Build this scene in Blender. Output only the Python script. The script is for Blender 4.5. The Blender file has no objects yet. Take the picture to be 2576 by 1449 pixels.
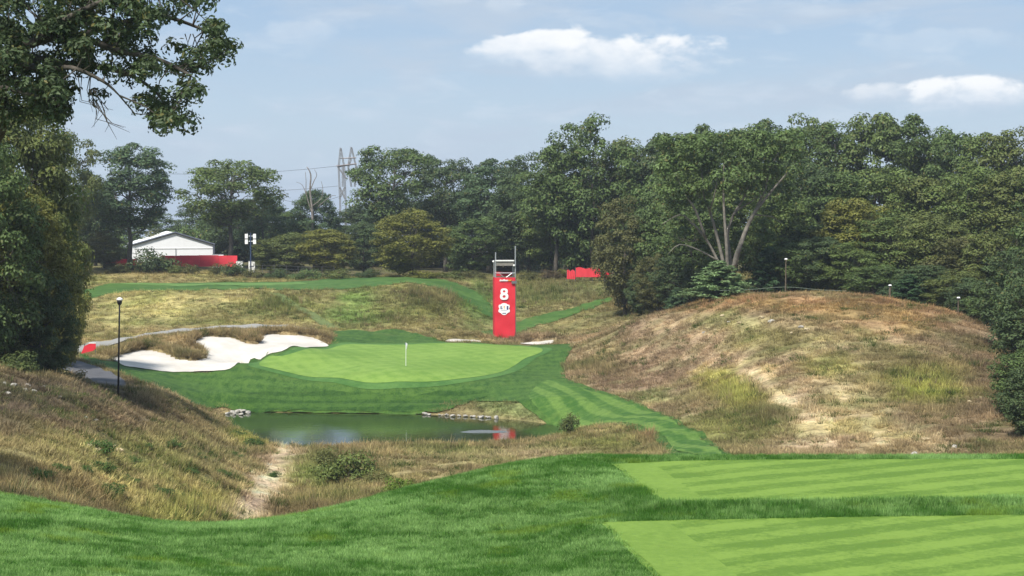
import bpy, math, random
import numpy as np
from mathutils import Vector, Matrix
from mathutils.geometry import delaunay_2d_cdt

# ------------------------------------------------------------------ camera
F = 4700.0; UC = 1288.0; VC = 724.5; HOR = 520.0; CAMZ = 16.5
TH = math.atan((VC - HOR) / F)
scene = bpy.context.scene
cam_d = bpy.data.cameras.new('camera')
cam_d.sensor_width = 36.0; cam_d.lens = 36.0 * F / 2576.0
cam_d.clip_start = 0.5; cam_d.clip_end = 9000
cam = bpy.data.objects.new('camera', cam_d)
scene.collection.objects.link(cam)
cam.location = (0, 0, CAMZ); cam.rotation_euler = (math.pi / 2 - TH, 0, 0)
scene.camera = cam

# ------------------------------------------------------------------ sun, sky, exposure
TOSUN = Vector((-0.38, -0.62, 0.92)).normalized()
sd_ = bpy.data.lights.new('sun', 'SUN'); sd_.energy = 3.1; sd_.angle = math.radians(6.0); sd_.color = (1.0, 0.955, 0.88)
sun = bpy.data.objects.new('sun', sd_); scene.collection.objects.link(sun)
sun.location = (0, 0, 80); sun.rotation_euler = (-TOSUN).to_track_quat('-Z', 'Y').to_euler()

scene.view_settings.view_transform = 'Standard'; scene.view_settings.look = 'None'
scene.view_settings.gamma = 1.0; scene.view_settings.exposure = 1.12
scene.view_settings.use_curve_mapping = False
scene.render.engine = 'CYCLES'
scene.cycles.use_denoising = True
scene.cycles.max_bounces = 5; scene.cycles.diffuse_bounces = 2; scene.cycles.glossy_bounces = 2
scene.cycles.transmission_bounces = 3; scene.cycles.transparent_max_bounces = 4
scene.cycles.sample_clamp_indirect = 4.0
scene.cycles.use_adaptive_sampling = True

world = bpy.data.worlds.new('World'); scene.world = world; world.use_nodes = True
def build_world():
    nt = world.node_tree; N = nt.nodes; L = nt.links
    N.clear()
    out = N.new('ShaderNodeOutputWorld'); bg = N.new('ShaderNodeBackground'); L.new(bg.outputs[0], out.inputs[0])
    sky = N.new('ShaderNodeTexSky'); sky.sky_type = 'NISHITA'; sky.sun_disc = False
    sky.sun_elevation = math.asin(TOSUN.z); sky.sun_rotation = math.atan2(TOSUN.x, TOSUN.y)
    sky.air_density = 1.0; sky.dust_density = 1.2; sky.ozone_density = 2.0
    def math_(op, a, b=None, clamp=False):
        n = N.new('ShaderNodeMath'); n.operation = op; n.use_clamp = clamp
        for i, x in enumerate((a, b)):
            if x is None: continue
            if isinstance(x, (int, float)): n.inputs[i].default_value = x
            else: L.new(x, n.inputs[i])
        return n.outputs[0]
    def mix(fac, a, b):
        n = N.new('ShaderNodeMix'); n.data_type = 'RGBA'
        for k, x in ((0, fac), (6, a), (7, b)):
            if isinstance(x, (int, float)): n.inputs[k].default_value = x
            elif isinstance(x, tuple): n.inputs[k].default_value = (*x, 1)
            else: L.new(x, n.inputs[k])
        return n.outputs[2]
    def sm(x, lo, hi):
        n = N.new('ShaderNodeMapRange'); n.interpolation_type = 'SMOOTHSTEP'
        n.inputs['From Min'].default_value = lo; n.inputs['From Max'].default_value = hi
        L.new(x, n.inputs['Value']); return n.outputs[0]
    tc = N.new('ShaderNodeTexCoord'); sep = N.new('ShaderNodeSeparateXYZ'); L.new(tc.outputs['Generated'], sep.inputs[0])
    az = math_('ARCTAN2', sep.outputs[0], sep.outputs[1]); el = math_('ARCSINE', sep.outputs[2])
    def noise(sx, sy, detail, rough, off=0.0, dist=0.0):
        c = N.new('ShaderNodeCombineXYZ')
        L.new(math_('MULTIPLY', az, sx), c.inputs[0]); L.new(math_('MULTIPLY', el, sy), c.inputs[1]); c.inputs[2].default_value = off
        n = N.new('ShaderNodeTexNoise'); n.inputs['Scale'].default_value = 1.0
        n.inputs['Detail'].default_value = detail; n.inputs['Roughness'].default_value = rough
        n.inputs['Distortion'].default_value = dist
        L.new(c.outputs[0], n.inputs['Vector']); return n.outputs['Fac']
    skyc = N.new('ShaderNodeMix'); skyc.data_type = 'RGBA'; skyc.blend_type = 'MULTIPLY'; skyc.inputs[0].default_value = 1.0
    L.new(sky.outputs[0], skyc.inputs[6]); skyc.inputs[7].default_value = (0.068, 0.068, 0.068, 1)
    # thin high haze and stratus over the whole sky
    blue = mix(sm(el, 0.0, 0.14), (0.262, 0.328, 0.395), (0.172, 0.246, 0.352))
    base = mix(0.84, skyc.outputs[2], blue)
    w1 = noise(9.0, 42.0, 6, 0.58, 3.1, 0.5); w2 = noise(22.0, 75.0, 7, 0.6, 8.7, 0.4)
    veil = math_('MULTIPLY', sm(w1, 0.38, 0.70), 0.85)
    c1 = mix(veil, base, (0.252, 0.300, 0.360))
    streak = math_('MULTIPLY', sm(w2, 0.50, 0.74), 0.45)
    c2 = mix(streak, c1, (0.320, 0.362, 0.412))
    # cumulus: each a soft-edged mass with a lit top
    cur = c2
    nz = noise(44.0, 80.0, 8, 0.56, 1.3, 0.15); nz2 = noise(24.0, 42.0, 6, 0.55, 5.5, 0.2)
    clouds = [((1560 - UC) / F, (HOR - 172) / F, 0.060, 0.0130, 0.55), ((1300 - UC) / F, (HOR - 132) / F, 0.026, 0.0100, 0.9), ((1405 - UC) / F, (HOR - 126) / F, 0.030, 0.0125, 1.0), ((1545 - UC) / F, (HOR - 136) / F, 0.034, 0.0120, 1.0), ((1690 - UC) / F, (HOR - 142) / F, 0.032, 0.0125, 0.95),
              ((2400 - UC) / F, (HOR - 252) / F, 0.036, 0.0115, 1.0), ((2200 - UC) / F, (HOR - 245) / F, 0.020, 0.0075, 0.6),
              ((1270 - UC) / F, (HOR - 20) / F, 0.012, 0.008, 0.2), ((2330 - UC) / F, (HOR - 125) / F, 0.04, 0.009, 0.16),
              ((770 - UC) / F, (HOR - 95) / F, 0.022, 0.010, 0.18),
              (0.62, 0.085, 0.06, 0.016, 1.0), (-0.75, 0.10, 0.09, 0.02, 1.0), (1.3, 0.12, 0.12, 0.025, 1.0), (-1.5, 0.09, 0.1, 0.02, 1.0),
              (2.2, 0.1, 0.09, 0.02, 1.0), (-2.4, 0.12, 0.12, 0.03, 1.0)]
    for (a0, e0, ra, re, st) in clouds:
        px = math_('DIVIDE', math_('SUBTRACT', az, a0), ra); py = math_('DIVIDE', math_('SUBTRACT', el, e0), re)
        r2 = math_('ADD', math_('MULTIPLY', px, px), math_('MULTIPLY', py, py))
        d = math_('SUBTRACT', 1.0, r2)
        d = math_('ADD', d, math_('MULTIPLY', math_('SUBTRACT', nz, 0.5), 2.3))
        d = math_('ADD', d, math_('MULTIPLY', math_('SUBTRACT', nz2, 0.5), 1.6))
        d = math_('DIVIDE', d, math_('SUBTRACT', 1.9, math_('MULTIPLY', sm(py, -0.9, 0.5), 1.35)))
        m = math_('MULTIPLY', sm(d, 0.0, 1.0), st)
        # soft foot, brighter crown
        foot = sm(py, -1.5, 0.1)
        m = math_('MULTIPLY', m, math_('ADD', math_('MULTIPLY', foot, 0.72), 0.28))
        lit = sm(math_('ADD', py, math_('MULTIPLY', math_('SUBTRACT', nz, 0.5), 3.0)), -0.9, 0.85)
        ccol = mix(lit, (0.30, 0.35, 0.41), (0.465, 0.475, 0.485))
        cur = mix(m, cur, ccol)
    L.new(cur, bg.inputs['Color']); bg.inputs['Strength'].default_value = 1.0
build_world()

# ------------------------------------------------------------------ pixel <-> place helpers (used while building only)
def rays(u, v):
    u = np.asarray(u, float); v = np.asarray(v, float)
    dx = (u - UC); dy = F * math.cos(TH) - (v - VC) * math.sin(TH); dz = -F * math.sin(TH) - (v - VC) * math.cos(TH)
    return dx / dy, dz / dy
def at(u, v, D):
    a, b = rays(u, v); return Vector((float(a) * D, D, CAMZ + float(b) * D))
def proj(X, Y, Z):
    Y = np.maximum(Y, 1.0); z = Z - CAMZ
    dep = Y * math.cos(TH) - z * math.sin(TH); up = Y * math.sin(TH) + z * math.cos(TH)
    return UC + F * X / dep, VC - F * up / dep

# ------------------------------------------------------------------ the lie of the land: surveyed points (bearing, range, dip)
CP = [
 # shelf of the tees
 *[(u, 25, 1640) for u in (-900, -200, 500, 1200, 1900, 2600, 3400)],
 *[(u, 33, z) for u, z in ((-500, 1500), (0, 1500), (600, 1530), (1200, 1530), (1900, 1530), (2600, 1530), (3300, 1530))],
 (-300, 45, 1255), (0, 45, 1268), (0, 40, 1350), (200, 44, 1298), (200, 39, 1390), (400, 44, 1334), (400, 39, 1410), (620, 45, 1325), (620, 40, 1415),
 (820, 47, 1288), (820, 41, 1390), (1000, 50, 1240), (1000, 42, 1375), (1220, 53, 1193), (1220, 44, 1320), (1420, 54.5, 1165), (1420, 46, 1268),
 (1620, 53, 1155), (1620, 46, 1248), (2000, 52.5, 1151), (2000, 46, 1240), (2400, 52.5, 1151), (2400, 46, 1240), (2800, 52.5, 1151), (2800, 46, 1240),
 (1620, 40, 1368), (2000, 40, 1368), (2400, 40, 1368), (2800, 40, 1368),
 # drop behind the shelf
 (-300, 50, 1215), (0, 50, 1240), (200, 50, 1290), (400, 52, 1370), (620, 54, 1420), (820, 56, 1420), (1000, 60, 1390), (1220, 63, 1330), (1420, 63, 1290),
 (1620, 62, 1290), (2000, 62, 1290), (2400, 62, 1280), (2800, 62, 1260),
 (620, 66, 1420), (820, 70, 1400), (1000, 74, 1370), (1220, 76, 1330), (1420, 76, 1300), (1620, 76, 1280), (2000, 76, 1270), (2400, 76, 1260), (2800, 76, 1220),
 (820, 84, 1360), (1000, 88, 1300), (1220, 90, 1270), (1420, 92, 1230), (1620, 92, 1215), (2000, 90, 1210), (2400, 88, 1200), (2800, 88, 1150),
 # slope to the left
 (-400, 60, 1190), (-400, 80, 1020), (-400, 105, 860), (-400, 140, 800), (-400, 190, 740), (-400, 250, 690),
 (0, 58, 1250), (0, 66, 1180), (0, 76, 1090), (0, 88, 1010), (0, 100, 945), (0, 112, 950), (0, 130, 950), (0, 150, 900),
 (200, 62, 1280), (200, 72, 1192), (200, 84, 1100), (200, 98, 1020), (200, 108, 966), (200, 120, 985), (200, 134, 985),
 (330, 70, 1305), (330, 82, 1200), (330, 95, 1110), (330, 110, 1035), (330, 122, 992), (330, 130, 985), (330, 140, 975), (330, 150, 945),
 (460, 80, 1295), (460, 95, 1180), (460, 110, 1098), (460, 125, 1035), (460, 134, 1020), (460, 146, 985),
 (560, 86, 1310), (560, 100, 1205), (560, 118, 1132), (560, 130, 1102), (620, 124, 1130), (520, 134, 1062),
 (680, 93, 1315), (680, 106, 1225), (680, 120, 1158),
 (1000, 100, 1238), (1000, 111, 1180), (1000, 121, 1140), (1220, 105, 1205), (1220, 120, 1142),
 (1400, 105, 1180), (1400, 114, 1142), (1400, 124, 1112),
 (1600, 108, 1150), (1600, 120, 1093), (1600, 130, 1052), (1600, 140, 1010), (1520, 136, 1050), (1520, 124, 1085),
 # bank and green
 (500, 148, 1000), (500, 155, 962), (560, 151, 1000), (700, 151.5, 1010), (700, 155, 968), (850, 151.5, 1010), (850, 154.5, 962), (1000, 151, 1015), (1000, 154, 962),
 (1150, 151, 1010), (1150, 155, 962), (1300, 146, 1015), (1300, 153, 975), (1400, 144, 1010), (1420, 153, 962),
 (650, 166, 918), (800, 160, 935), (1000, 166, 910), (1000, 173, 886), (1000, 180, 867), (1200, 162, 930), (1200, 174, 882), (1365, 172, 884), (1200, 181, 866), (800, 176, 873),
 (1450, 166, 905), (1450, 178, 868),
 # bunker ground
 (300, 158, 912), (480, 158, 938), (600, 160, 918), (670, 166, 890), (760, 172, 877), (830, 177, 868), (345, 166, 886), (440, 163, 905), (500, 163, 907),
 (560, 172, 862), (560, 177, 848), (650, 175, 862), (740, 179, 845), (240, 172, 866), (400, 181, 842), (530, 189, 827), (700, 191, 825), (100, 165, 880), (100, 185, 830),
 # far slope and ledge
 (180, 196, 800), (450, 197, 797), (450, 206, 757), (450, 212, 735), (450, 221, 724), (450, 236, 712), (450, 245, 692), (450, 252, 679), (450, 285, 660),
 (200, 206, 775), (200, 214, 750), (200, 224, 733), (200, 236, 717), (200, 250, 682), (200, 285, 665),
 (800, 199, 800), (800, 207, 765), (800, 213, 738), (800, 225, 716), (800, 240, 705), (800, 260, 695), (640, 197, 795), (640, 213, 732),
 (940, 192, 825), (940, 205, 775), (940, 218, 725), (940, 232, 703),
 (1050, 190, 838), (1050, 203, 780), (1050, 211, 740), (1050, 220, 709), (1050, 245, 694), (1050, 285, 680),
 (1200, 186, 853), (1200, 197, 832), (1200, 210, 795), (1200, 222, 748), (1200, 235, 710), (1200, 285, 685),
 (1400, 186, 860), (1400, 200, 830), (1400, 214, 785), (1400, 225, 742), (1400, 235, 708), (1400, 285, 685),
 (1500, 192, 838), (1500, 205, 800), (1500, 218, 758), (1500, 232, 712), (1500, 285, 690),
 # the big mound
 (1520, 155, 945), (1520, 165, 885), (1520, 174, 845), (1520, 182, 842),
 (1600, 150, 955), (1600, 160, 880), (1600, 168, 812), (1600, 178, 825), (1600, 192, 800),
 (1700, 106, 1146), (1700, 120, 1075), (1700, 134, 1020), (1700, 145, 960), (1700, 155, 885), (1700, 164, 800), (1700, 168, 783), (1700, 178, 785),
 (1820, 105, 1142), (1820, 118, 1070), (1820, 128, 1012), (1820, 140, 940), (1820, 150, 860), (1820, 158, 795), (1820, 163, 760), (1820, 174, 755),
 (2000, 103, 1142), (2000, 115, 1062), (2000, 125, 985), (2000, 135, 905), (2000, 145, 830), (2000, 153, 775), (2000, 158, 748), (2000, 168, 748), (2000, 185, 730),
 (2200, 102, 1142), (2200, 115, 1055), (2200, 125, 975), (2200, 135, 893), (2200, 145, 820), (2200, 153, 768), (2200, 157, 754), (2200, 168, 757),
 (2400, 100, 1142), (2400, 112, 1062), (2400, 122, 992), (2400, 132, 920), (2400, 142, 850), (2400, 149, 806), (2400, 154, 793), (2400, 165, 795),
 (2560, 98, 1142), (2560, 110, 1065), (2560, 120, 1003), (2560, 130, 945), (2560, 140, 890), (2560, 148, 852), (2560, 160, 825),
 (2900, 100, 1100), (2900, 120, 960), (2900, 140, 850), (2900, 165, 790), (3400, 90, 1050), (3400, 130, 850), (3400, 170, 740),
 (1700, 215, 735), (1700, 245, 690), (2000, 215, 690), (2300, 200, 710), (2300, 240, 670), (2700, 200, 710), (2700, 250, 660), (2000, 285, 650), (3400, 240, 680),
 (-400, 300, 660),
]
CP = np.array(CP, float)
QK = 4700.0 * 0.75
def _cpcoords(u, D): return np.stack([u / 1000.0, QK * np.log(D) / 1000.0], -1)
def _cpz():
    a, b = rays(CP[:, 0], CP[:, 2]); return CAMZ + b * CP[:, 1], a
_z, _a = _cpz()
# bearing stored as tan so that it depends on place only
CPX = _cpcoords(_a * F + UC, CP[:, 1])
def _tps(r2): return 0.5 * r2 * np.log(np.maximum(r2, 1e-12))
def _fit():
    n = len(CPX); d2 = ((CPX[:, None] - CPX[None]) ** 2).sum(-1)
    K = _tps(d2) + 2e-5 * np.eye(n); P = np.hstack([np.ones((n, 1)), CPX])
    A = np.block([[K, P], [P.T, np.zeros((3, 3))]])
    s = np.linalg.solve(A, np.hstack([_z, np.zeros(3)])); return s[:n], s[n:]
TW, TC = _fit()
def tps_eval(x):
    out = np.empty(len(x))
    for i in range(0, len(x), 20000):
        c = x[i:i + 20000]; d2 = ((c[:, None] - CPX[None]) ** 2).sum(-1)
        out[i:i + 20000] = _tps(d2) @ TW + TC[0] + c @ TC[1:]
    return out
def sstep(x, a, b):
    t = np.clip((x - a) / (b - a), 0, 1); return t * t * (3 - 2 * t)

def inpoly(px, py, poly):
    poly = np.asarray(poly); res = np.zeros(len(px), bool)
    bb = (px >= poly[:, 0].min()) & (px <= poly[:, 0].max()) & (py >= poly[:, 1].min()) & (py <= poly[:, 1].max())
    idx = np.nonzero(bb)[0]
    if len(idx) == 0: return res
    x = px[idx]; y = py[idx]; c = np.zeros(len(idx), bool)
    x1, y1 = poly[-1]
    for x2, y2 in poly:
        cond = ((y2 > y) != (y1 > y))
        if y1 != y2:
            c ^= cond & (x < (x1 - x2) * (y - y2) / (y1 - y2) + x2)
        x1, y1 = x2, y2
    res[idx] = c; return res
def segdist(px, py, poly, closed=True):
    poly = np.asarray(poly); best = np.full(len(px), 1e9)
    n = len(poly)
    for i in range(n if closed else n - 1):
        x1, y1 = poly[i]; x2, y2 = poly[(i + 1) % n]
        dx, dy = x2 - x1, y2 - y1; L2 = dx * dx + dy * dy + 1e-12
        t = np.clip(((px - x1) * dx + (py - y1) * dy) / L2, 0, 1)
        best = np.minimum(best, (px - x1 - t * dx) ** 2 + (py - y1 - t * dy) ** 2)
    return np.sqrt(best)
def catmull(pts, n=6, closed=True):
    p = np.asarray(pts, float); m = len(p); out = []
    rng_ = range(m if closed else m - 1)
    for i in rng_:
        if closed: p0, p1, p2, p3 = p[(i - 1) % m], p[i], p[(i + 1) % m], p[(i + 2) % m]
        else: p0, p1, p2, p3 = p[max(i - 1, 0)], p[i], p[i + 1], p[min(i + 2, m - 1)]
        for k in range(n):
            t = k / n
            out.append(0.5 * ((2 * p1) + (-p0 + p2) * t + (2 * p0 - 5 * p1 + 4 * p2 - p3) * t * t + (-p0 + 3 * p1 - 3 * p2 + p3) * t ** 3))
    if not closed: out.append(p[-1])
    return np.array(out)
# cheap smooth value noise
_rn = np.random.RandomState(5); _tab = _rn.rand(256, 256)
def vnoise(x, y):
    xi = np.floor(x).astype(int); yi = np.floor(y).astype(int); fx = x - xi; fy = y - yi
    fx = fx * fx * (3 - 2 * fx); fy = fy * fy * (3 - 2 * fy)
    g = lambda a, b: _tab[a & 255, b & 255]
    return (g(xi, yi) * (1 - fx) + g(xi + 1, yi) * fx) * (1 - fy) + (g(xi, yi + 1) * (1 - fx) + g(xi + 1, yi + 1) * fx) * fy
def fbm(x, y, o=4):
    s = 0; a = 0.5
    for i in range(o): s = s + a * vnoise(x * 2 ** i + 17.3 * i, y * 2 ** i + 9.1 * i); a *= 0.5
    return s / (1 - 0.5 ** o)

def ragged(poly, step=.25, amp=.05):
    r = np.random.RandomState(int(abs(poly[0][0] * 100))); out = []
    for i in range(len(poly)):
        a = poly[i]; b = poly[(i + 1) % len(poly)]; L_ = np.linalg.norm(b - a); k = max(1, int(L_ / step)); n_ = np.array([-(b - a)[1], (b - a)[0]]) / L_
        for j in range(k): out.append(a + (b - a) * j / k + n_ * (fbm(np.array([j * .35 + i * 9]), np.array([i * 3.7]), 3)[0] - .5) * 2.6 * amp)
    return np.array(out)
# pond outline on its level surface
def on_level(pts, z=0.0):
    p = np.array(pts, float); a, b = rays(p[:, 0], p[:, 1]); D = (z - CAMZ) / b
    return np.stack([a * D, D], -1)
POND = catmull(on_level([(548, 1041), (600, 1036), (700, 1037), (820, 1039), (950, 1040), (1060, 1042), (1160, 1047), (1260, 1053), (1350, 1062), (1420, 1073),
                         (1452, 1087), (1446, 1100), (1390, 1111), (1300, 1120), (1200, 1126), (1080, 1130), (950, 1131), (840, 1135), (760, 1136), (695, 1129), (640, 1108), (598, 1084), (565, 1060)]), 5)
LIPS = []      # (polyline, height, reach, polygon) filled once the bunkers are placed
FLATS = []     # (polygon, z) level tees
def ground(X, Y, base=False, floor=False):
    X = np.atleast_1d(np.asarray(X, float)); Y = np.atleast_1d(np.asarray(Y, float))
    Yc = np.clip(Y, 25, 300); Xs = np.clip(X / np.maximum(Yc, 25), -0.48, 0.48)
    z = tps_eval(_cpcoords(Xs * F + UC, Yc))
    z = z + (14.9 - 10.5) * sstep(25 - Y, 0, 22)
    far = sstep(Y, 380, 950); z = z * (1 - far) - 70 * far
    # unevenness of the rough ground
    w = sstep(Y, 56, 75) * (1 - sstep(Y, 300, 500))
    calm = np.exp(-(((X + 7) / 26) ** 4 + ((Y - 164) / 20) ** 4)) ; calm = np.maximum(calm, np.exp(-(((X + 8) / 18) ** 4 + ((Y - 134) / 15) ** 4)) * .85); wild = w * (1 - calm) * (1 - 0.6 * sstep(Y, 205, 230))
    z = z + wild * ((fbm(X / 5, Y / 5, 3) - 0.5) * 0.55 + (np.abs(fbm(X / 2.6 + 3, Y / 2.6, 2) - 0.5) - 0.1) * 0.6)
    if base: return z
    m = (Y > 110) & (Y < 165) & (X > -35) & (X < 20)
    if m.any():
        x = X[m]; y = Y[m]; zz = z[m]; d = segdist(x, y, POND); ins = inpoly(x, y, POND)
        zi = -np.minimum(0.9, 0.35 * d); zo = np.maximum(zz, np.minimum(0.32 * d, 0.5) + 0.02)
        zo = np.minimum(zo, 0.06 + d * 0.50)
        z[m] = np.where(ins, zi, zo)
    for line, h, reach, poly in LIPS:
        c = np.asarray(line); m = (X > c[:, 0].min() - 8) & (X < c[:, 0].max() + 8) & (Y > c[:, 1].min() - 8) & (Y < c[:, 1].max() + 8)
        if m.any():
            x = X[m]; y = Y[m]; d = segdist(x, y, line, False); ins = inpoly(x, y, poly) | floor
            L0 = np.asarray(line); ny = L0[((x[:, None] - L0[None, :, 0]) ** 2 + (y[:, None] - L0[None, :, 1]) ** 2).argmin(1), 1]
            z[m] = z[m] + np.where(ins, 0.0, h * np.exp(-(d / reach) ** 2) * sstep(y - ny, -0.6, 0.25))
    for poly, zf in FLATS:
        c = np.asarray(poly); m = (X > c[:, 0].min() - 3) & (X < c[:, 0].max() + 3) & (Y > c[:, 1].min() - 3) & (Y < c[:, 1].max() + 3)
        if m.any():
            x = X[m]; y = Y[m]; d = np.where(inpoly(x, y, poly), 0, segdist(x, y, poly)); k = 1 - sstep(d, 0.15, 1.4)
            z[m] = z[m] * (1 - k) + zf * k
    return z
def hit(pts, d0=30.0, d1=300.0, base=False):
    """first meeting of the sight line with the land, as (x, y)"""
    p = np.array(pts, float); a, b = rays(p[:, 0], p[:, 1]); n = len(p)
    Ds = np.exp(np.linspace(math.log(d0), math.log(d1), 260)); res = np.full(n, d1)
    A = np.repeat(a, 260); B = np.repeat(b, 260); DD = np.tile(Ds, n)
    g = (ground(A * DD, DD, base) - (CAMZ + B * DD)).reshape(n, 260)
    for i in range(n):
        k = np.nonzero(g[i] > 0)[0]
        if len(k):
            k = k[0]
            if k == 0: res[i] = d0
            else: t = g[i, k - 1] / (g[i, k - 1] - g[i, k]); res[i] = Ds[k - 1] + t * (Ds[k] - Ds[k - 1])
    return np.stack([a * res, res], -1)

# ------------------------------------------------------------------ mesh, object and material helpers
def link(o): scene.collection.objects.link(o); return o
def mesh_np(name, V, Fc, mat=None, smooth=False):
    me = bpy.data.meshes.new(name); V = np.asarray(V, np.float32); Fc = np.asarray(Fc, np.int32)
    me.vertices.add(len(V)); me.vertices.foreach_set('co', V.ravel())
    k = Fc.shape[1]; me.loops.add(Fc.size); me.loops.foreach_set('vertex_index', Fc.ravel())
    me.polygons.add(len(Fc)); me.polygons.foreach_set('loop_start', np.arange(0, Fc.size, k, dtype=np.int32))
    me.polygons.foreach_set('loop_total', np.full(len(Fc), k, np.int32))
    if smooth: me.polygons.foreach_set('use_smooth', np.ones(len(Fc), bool))
    if mat: me.materials.append(mat)
    me.update(calc_edges=True); return me
def mesh_py(name, V, Fc, mat=None, smooth=False):
    me = bpy.data.meshes.new(name); me.from_pydata([tuple(v) for v in V], [], [tuple(f) for f in Fc])
    if mat: me.materials.append(mat)
    if smooth:
        for p in me.polygons: p.use_smooth = True
    me.update(); return me
def addobj(name, me, parent=None, loc=None):
    o = bpy.data.objects.new(name, me); link(o)
    if parent is not None: o.parent = parent
    if loc is not None: o.location = loc
    return o
def tag(o, label=None, cat=None, group=None, kind=None):
    if label: o['label'] = label
    if cat: o['category'] = cat
    if group: o['group'] = group
    if kind: o['kind'] = kind
    return o
def thing(name, label, cat, loc, group=None, rz=0):
    o = bpy.data.objects.new(name, None); link(o); o.location = loc; o.rotation_euler = (0, 0, rz)
    o.empty_display_size = 0.3
    return tag(o, label, cat, group)
class MB:
    """collects boxes, tubes and plates for one part"""
    def __init__(s): s.V = []; s.F = []
    def add(s, V, Fc):
        n = len(s.V); s.V += [tuple(v) for v in V]; s.F += [tuple(i + n for i in f) for f in Fc]; return s
    def box(s, c, d, rz=0.0):
        x, y, z = (k / 2 for k in d); ca, sa = math.cos(rz), math.sin(rz)
        P = [(-x, -y, -z), (x, -y, -z), (x, y, -z), (-x, y, -z), (-x, -y, z), (x, -y, z), (x, y, z), (-x, y, z)]
        P = [(c[0] + a * ca - b * sa, c[1] + a * sa + b * ca, c[2] + e) for a, b, e in P]
        return s.add(P, [(3, 2, 1, 0), (4, 5, 6, 7), (0, 1, 5, 4), (1, 2, 6, 5), (2, 3, 7, 6), (3, 0, 4, 7)])
    def tube(s, pts, r, n=6, cap=True):
        pts = [Vector(p) for p in pts]; R = r if isinstance(r, (list, tuple, np.ndarray)) else [r] * len(pts)
        V = []; Fc = []
        for i, p in enumerate(pts):
            t = (pts[min(i + 1, len(pts) - 1)] - pts[max(i - 1, 0)]).normalized()
            a = t.cross(Vector((0, 0, 1)) if abs(t.z) < 0.95 else Vector((0, 1, 0))).normalized(); b = t.cross(a)
            for k in range(n):
                w = 2 * math.pi * k / n; V.append(p + a * (math.cos(w) * R[i]) + b * (math.sin(w) * R[i]))
        for i in range(len(pts) - 1):
            for k in range(n):
                Fc.append((i * n + k, i * n + (k + 1) % n, (i + 1) * n + (k + 1) % n, (i + 1) * n + k))
        if cap: Fc.append(tuple(range(n - 1, -1, -1))); Fc.append(tuple((len(pts) - 1) * n + k for k in range(n)))
        return s.add(V, Fc)
    def lathe(s, c, prof, n=14):
        V = []; Fc = []
        for r, z in prof:
            for k in range(n):
                w = 2 * math.pi * k / n; V.append((c[0] + r * math.cos(w), c[1] + r * math.sin(w), c[2] + z))
        for i in range(len(prof) - 1):
            for k in range(n): Fc.append((i * n + k, i * n + (k + 1) % n, (i + 1) * n + (k + 1) % n, (i + 1) * n + k))
        Fc.append(tuple(range(n - 1, -1, -1))); Fc.append(tuple((len(prof) - 1) * n + k for k in range(n)))
        return s.add(V, Fc)
    def plate(s, pts, y0, y1):
        """outline in x,z given front depth y0 and back depth y1"""
        n = len(pts); V = [(x, y0, z) for x, z in pts] + [(x, y1, z) for x, z in pts]
        Fc = [tuple(range(n)), tuple(range(2 * n - 1, n - 1, -1))] + [(i, i + n, (i + 1) % n + n, (i + 1) % n) for i in range(n)]
        return s.add(V, Fc)
    def build(s, name, mat, parent=None, smooth=False, loc=None):
        return addobj(name, mesh_py(name, s.V, s.F, mat, smooth), parent, loc)

MATS = {}
def newmat(name):
    m = bpy.data.materials.new(name); m.use_nodes = True; m.node_tree.nodes.clear(); MATS[name] = m
    return m, m.node_tree.nodes, m.node_tree.links
def plain(name, col, rough=0.6, spec=0.3, metal=0.0, var=0.12, scale=6.0, bump=0.0):
    m, N, L = newmat(name)
    o = N.new('ShaderNodeOutputMaterial'); b = N.new('ShaderNodeBsdfPrincipled'); L.new(b.outputs[0], o.inputs[0])
    b.inputs['Roughness'].default_value = rough; b.inputs['Specular IOR Level'].default_value = spec; b.inputs['Metallic'].default_value = metal
    tc = N.new('ShaderNodeTexCoord'); n = N.new('ShaderNodeTexNoise'); n.inputs['Scale'].default_value = scale; n.inputs['Detail'].default_value = 5
    L.new(tc.outputs['Object'], n.inputs['Vector'])
    mr = N.new('ShaderNodeMapRange'); mr.inputs['From Min'].default_value = 0.3; mr.inputs['From Max'].default_value = 0.7
    mr.inputs['To Min'].default_value = 1 - var; mr.inputs['To Max'].default_value = 1 + var; L.new(n.outputs['Fac'], mr.inputs['Value'])
    mx = N.new('ShaderNodeVectorMath'); mx.operation = 'SCALE'; mx.inputs[0].default_value = col; L.new(mr.outputs[0], mx.inputs['Scale'])
    L.new(mx.outputs[0], b.inputs['Base Color'])
    if bump:
        bp = N.new('ShaderNodeBump'); bp.inputs['Strength'].default_value = bump; bp.inputs['Distance'].default_value = 0.05
        L.new(n.outputs['Fac'], bp.inputs['Height']); L.new(bp.outputs[0], b.inputs['Normal'])
    return m
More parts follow.
